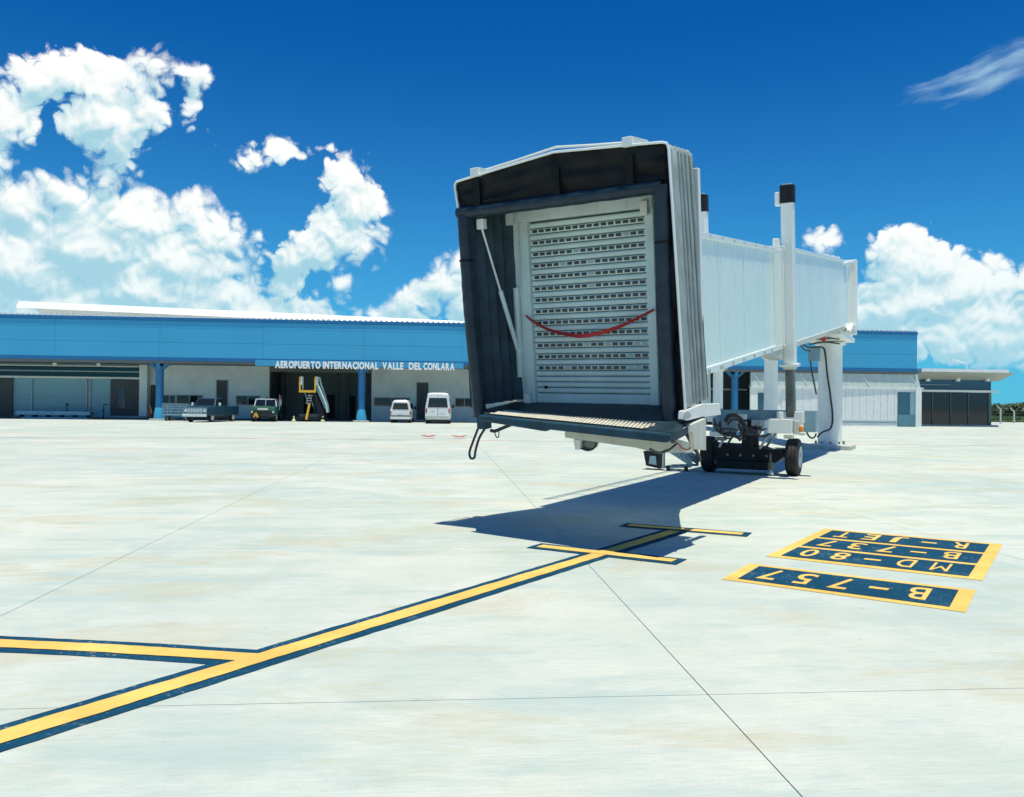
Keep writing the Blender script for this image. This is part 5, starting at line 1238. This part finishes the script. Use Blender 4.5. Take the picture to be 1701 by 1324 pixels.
def stairs():
    p = gnd(514, 700.5); d = p.y; V = vframe((p.x, p.y, 0), VY)
    t = thing('passenger_stairs', 'yellow mobile boarding stairs with silver handrails before the dark hall', 'boarding stairs', (p.x, p.y, 0))
    sc = d / FPX
    X = lambda px: (px - 514) * sc
    zpl = 2.42; zr = 3.62
    xl, xr = X(496.5), X(524)
    # platform beam + uprights
    MB().box(V, xl, xr, -.10, .10, zpl - .08, zpl + .10).build('platform_edge', YEL, t, bevel=.01)
    MB().box(V, xl, xr, .10, 1.1, zpl - .02, zpl + .06).build('platform', DARKM, t)
    for x, nm in ((xl + .06, 'l'), (xr - .06, 'r')):
        MB().box(V, x - .06, x + .06, -.06, .06, zpl + .1, zr).build('rail_post', YEL, t)
        MB().box(V, x - .05 + .17, x + .05 + .17, .3, .4, zpl + .1, zr).build('rail_post', ALU, t)
        MB().box(V, x + .05, x + .18, -.02, .04, zpl + .55, zr).build('rail_panel', SHEETW, t)
    # flight going down towards the right and away
    bx = X(541)
    for y, xs in ((.05, xr - .05), (1.0, xr + .1)):
        MB().hexa([V(xs - .5, y, zpl - .2), V(xs - .3, y, zpl - .2), V(xs - .3, y + .06, zpl - .2), V(xs - .5, y + .06, zpl - .2), V(xs - .3, y, zpl + .05), V(xs, y, zpl + .05), V(xs, y + .06, zpl + .05), V(xs - .3, y + .06, zpl + .05)]).build('stair_bracket', DARKM, t)
        MB().hexa([V(bx - .5, y, .45), V(bx - .1, y, .45), V(bx - .1, y + .06, .45), V(bx - .5, y + .06, .45), V(xs - .28, y, zpl), V(xs, y, zpl), V(xs, y + .06, zpl), V(xs - .28, y + .06, zpl)]).build('stringer', DARKM, t)
        MB().tube([V(xs + .02, y, zr), V(xs + .14, y, zr - .5), V(bx, y, 1.35), V(bx + .08, y, .75)], .07, 8).build('handrail', ALU, t)
        MB().prism([V(xs + .05, y, zr - .35), V(xs + .12, y, zr - .5), V(bx, y, 1.35), V(bx - .1, y, 1.0), V(xs + .02, y, zpl + .3)], [V(xs + .05, y + .03, zr - .35), V(xs + .12, y + .03, zr - .5), V(bx, y + .03, 1.35), V(bx - .1, y + .03, 1.0), V(xs + .02, y + .03, zpl + .3)]).build('side_guard', mat('guard_teal', (.16, .28, .32), .4), t)
    for k in range(9):
        f = k / 8; x = xr - .15 + (bx - .3 - xr) * f; z = zpl - (zpl - .5) * f
        MB().box(V, x - .14, x + .12, .1, 1.0, z - .1, z - .06).build('tread', DARKM, t)
    for k in range(4): MB().box(V, X(507) + k * .05, X(507) + .38 + k * .05, .15, .2, 1.45 + k * .22 * .9, 1.53 + k * .22 * .9).build('rung', GREYP, t)
    # yellow ram, back frame, chassis, outriggers
    MB().tube([V(X(509), -.05, .16), V(X(513.5), .1, 1.45)], .10, 10).build('lift_ram', YEL, t)
    for x in (X(505), X(512)): MB().tube([V(x, .3, zpl - .1), V(x + .35, .3, 1.2)], .05, 8).build('lift_arm', BLUEGREY, t)
    MB().box(V, X(490), X(538), -.05, .15, .18, .34).build('outrigger_beam', DARKM, t)
    MB().box(V, X(497), X(534), .15, 2.2, .32, .62).build('chassis', mat('chassis_dark', (.04, .05, .07), .5), t)
    for x in (X(488.5), X(535.5)):
        MB().loft([ringz(V(x, .05, 0), .17, .02, 12), ringz(V(x, .05, 0), .17, .10, 12), ringz(V(x, .05, 0), .07, .22, 12), ringz(V(x, .05, 0), .07, .45, 12)]).build('outrigger_foot', mat('foot_cream', (.72, .68, .35), .5), t)
    for x in (X(502), X(531)):
        for y in (.5, 1.9): vwheel(V, x, y, .26, .18, t)
stairs()

def cart():
    p = gnd(284, 699.5); V = vframe((p.x, p.y + 1.2, 0), VY)
    t = thing('baggage_cart', 'blue railed baggage cart standing in shade behind the pickup', 'baggage cart', (p.x, p.y + 1.2, 0))
    MB().box(V, -.95, .95, -.6, .6, .42, .52).build('deck', BLUEGREY, t)
    for z in (.70, .90, 1.10, 1.28): MB().box(V, -.95, .95, -.62, -.58, z, z + .07).build('rail', BLUEGREY, t)
    for x in (-.93, -.3, .3, .93): MB().box(V, x - .03, x + .03, -.60, -.54, .5, 1.36).build('post', BLUEGREY, t)
    for x in (-.93, .93): MB().box(V, x - .03, x + .03, .54, .6, .5, 1.36).build('post', BLUEGREY, t)
    for x in (-.7, .7):
        for y in (-.45, .45): vwheel(V, x, y, .20, .12, t)
    q = gnd(287, 697.8); V2 = vframe((q.x, q.y, 0), VY)
    t2 = thing('wheel_chock', 'yellow wheel chock lying on the concrete beside the baggage cart', 'wheel chock', q)
    MB().prism([V2(-.16, -.12, 0), V2(.16, -.12, 0), V2(.10, -.12, .18), V2(-.04, -.12, .18)], [V2(-.16, .12, 0), V2(.16, .12, 0), V2(.10, .12, .18), V2(-.04, .12, .18)]).build('wedge', YEL, t2)
    MB().tube([V2(-.02, -.14, .12), V2(-.02, -.22, .12), V2(.06, -.22, .12), V2(.06, -.14, .12)], .012, 6).build('rope', DARKM, t2)
cart()
# low baggage conveyor in the left bay
def conveyor():
    n = 2.6; ta, tb2 = f2(30, 692, n)[0], f2(153, 692, n)[0]
    t = thing('baggage_conveyor', 'low pale blue baggage conveyor along the left bay wall', 'conveyor', FB((ta + tb2) / 2, n, 0))
    lb = mat('conveyor_blue', (.30, .52, .60), .5)
    MB().box(FB, ta, tb2, n - .35, n + .35, .42, .52).build('belt', RUBBER, t)
    MB().box(FB, ta, tb2, n - .42, n - .35, .30, .60).build('side_rail', lb, t, bevel=.01); MB().box(FB, ta, tb2, n + .35, n + .42, .30, .60).build('side_rail', lb, t, bevel=.01)
    MB().box(FB, ta + .4, tb2 - .2, n - .38, n + .38, .0, .12).build('base', lb, t)
    for k in range(6):
        q = ta + .3 + (tb2 - ta - .6) * k / 5; MB().box(FB, q - .05, q + .05, n - .34, n + .34, .12, .42).build('leg', DARKM, t)
    q = f2(107, 690, n)[0]; MB().tube([FB(q, n + .45, .5), FB(q, n + .45, 1.15)], .04, 8).build('switch_post', DARKM, t); MB().box(FB, q - .09, q + .09, n + .38, n + .5, 1.1, 1.25).build('switch_box', DARKM, t)
    q = f2(172, 690, n + .6)[0]
    t3 = thing('handrail_post', 'dark bent handrail post at the step before the left bay doorway', 'handrail', FB(q, n + .6, 0))
    MB().tube([FB(q, n + .6, 0), FB(q, n + .6, 1.1), FB(q + .08, n + .6, 1.2), FB(q + .28, n + .6, 1.22)], .04, 8).build('rail', DARKM, t3)
    MB().box(FB, q - .12, q + .12, n + .5, n + .7, 0, .05).build('foot_plate', DARKM, t3)
    MB().box(FB, q - .12, q + .02, n + .52, n + .58, .62, .72).build('rail_bracket', DARKM, t3)
conveyor()
def trolley():
    n = 1.0; q = f2(250, 690, n)[0]; V = vframe(FB(q, n, 0), VY)
    t = thing('extinguisher_trolley', 'red cylinder trolley with yellow hose standing beside a blue column', 'fire extinguisher', FB(q, n, 0))
    smooth_by_angle(MB().loft([[V(r_ * math.cos(a * .4488), r_ * math.sin(a * .4488), z) for a in range(14)] for r_, z in ((.10, .14), (.15, .2), (.15, .8), (.12, .92), (.05, .98), (.05, 1.06))]).build('cylinder', mat('dull_red', (.22, .03, .02), .5), t))
    MB().tube([V(.05, -.03, 1.04), V(.0, -.18, 1.2), V(.12, -.2, .75), V(.18, -.17, .5)], .03, 8).build('hose', YEL, t)
    MB().tube([V(-.14, .1, .12), V(-.12, .16, 1.1), V(.12, .16, 1.1), V(.14, .1, .12)], .02, 8).build('handle', DARKM, t)
    for s in (-1, 1): vwheel(V, s * .2, .08, .13, .05, t)
trolley()
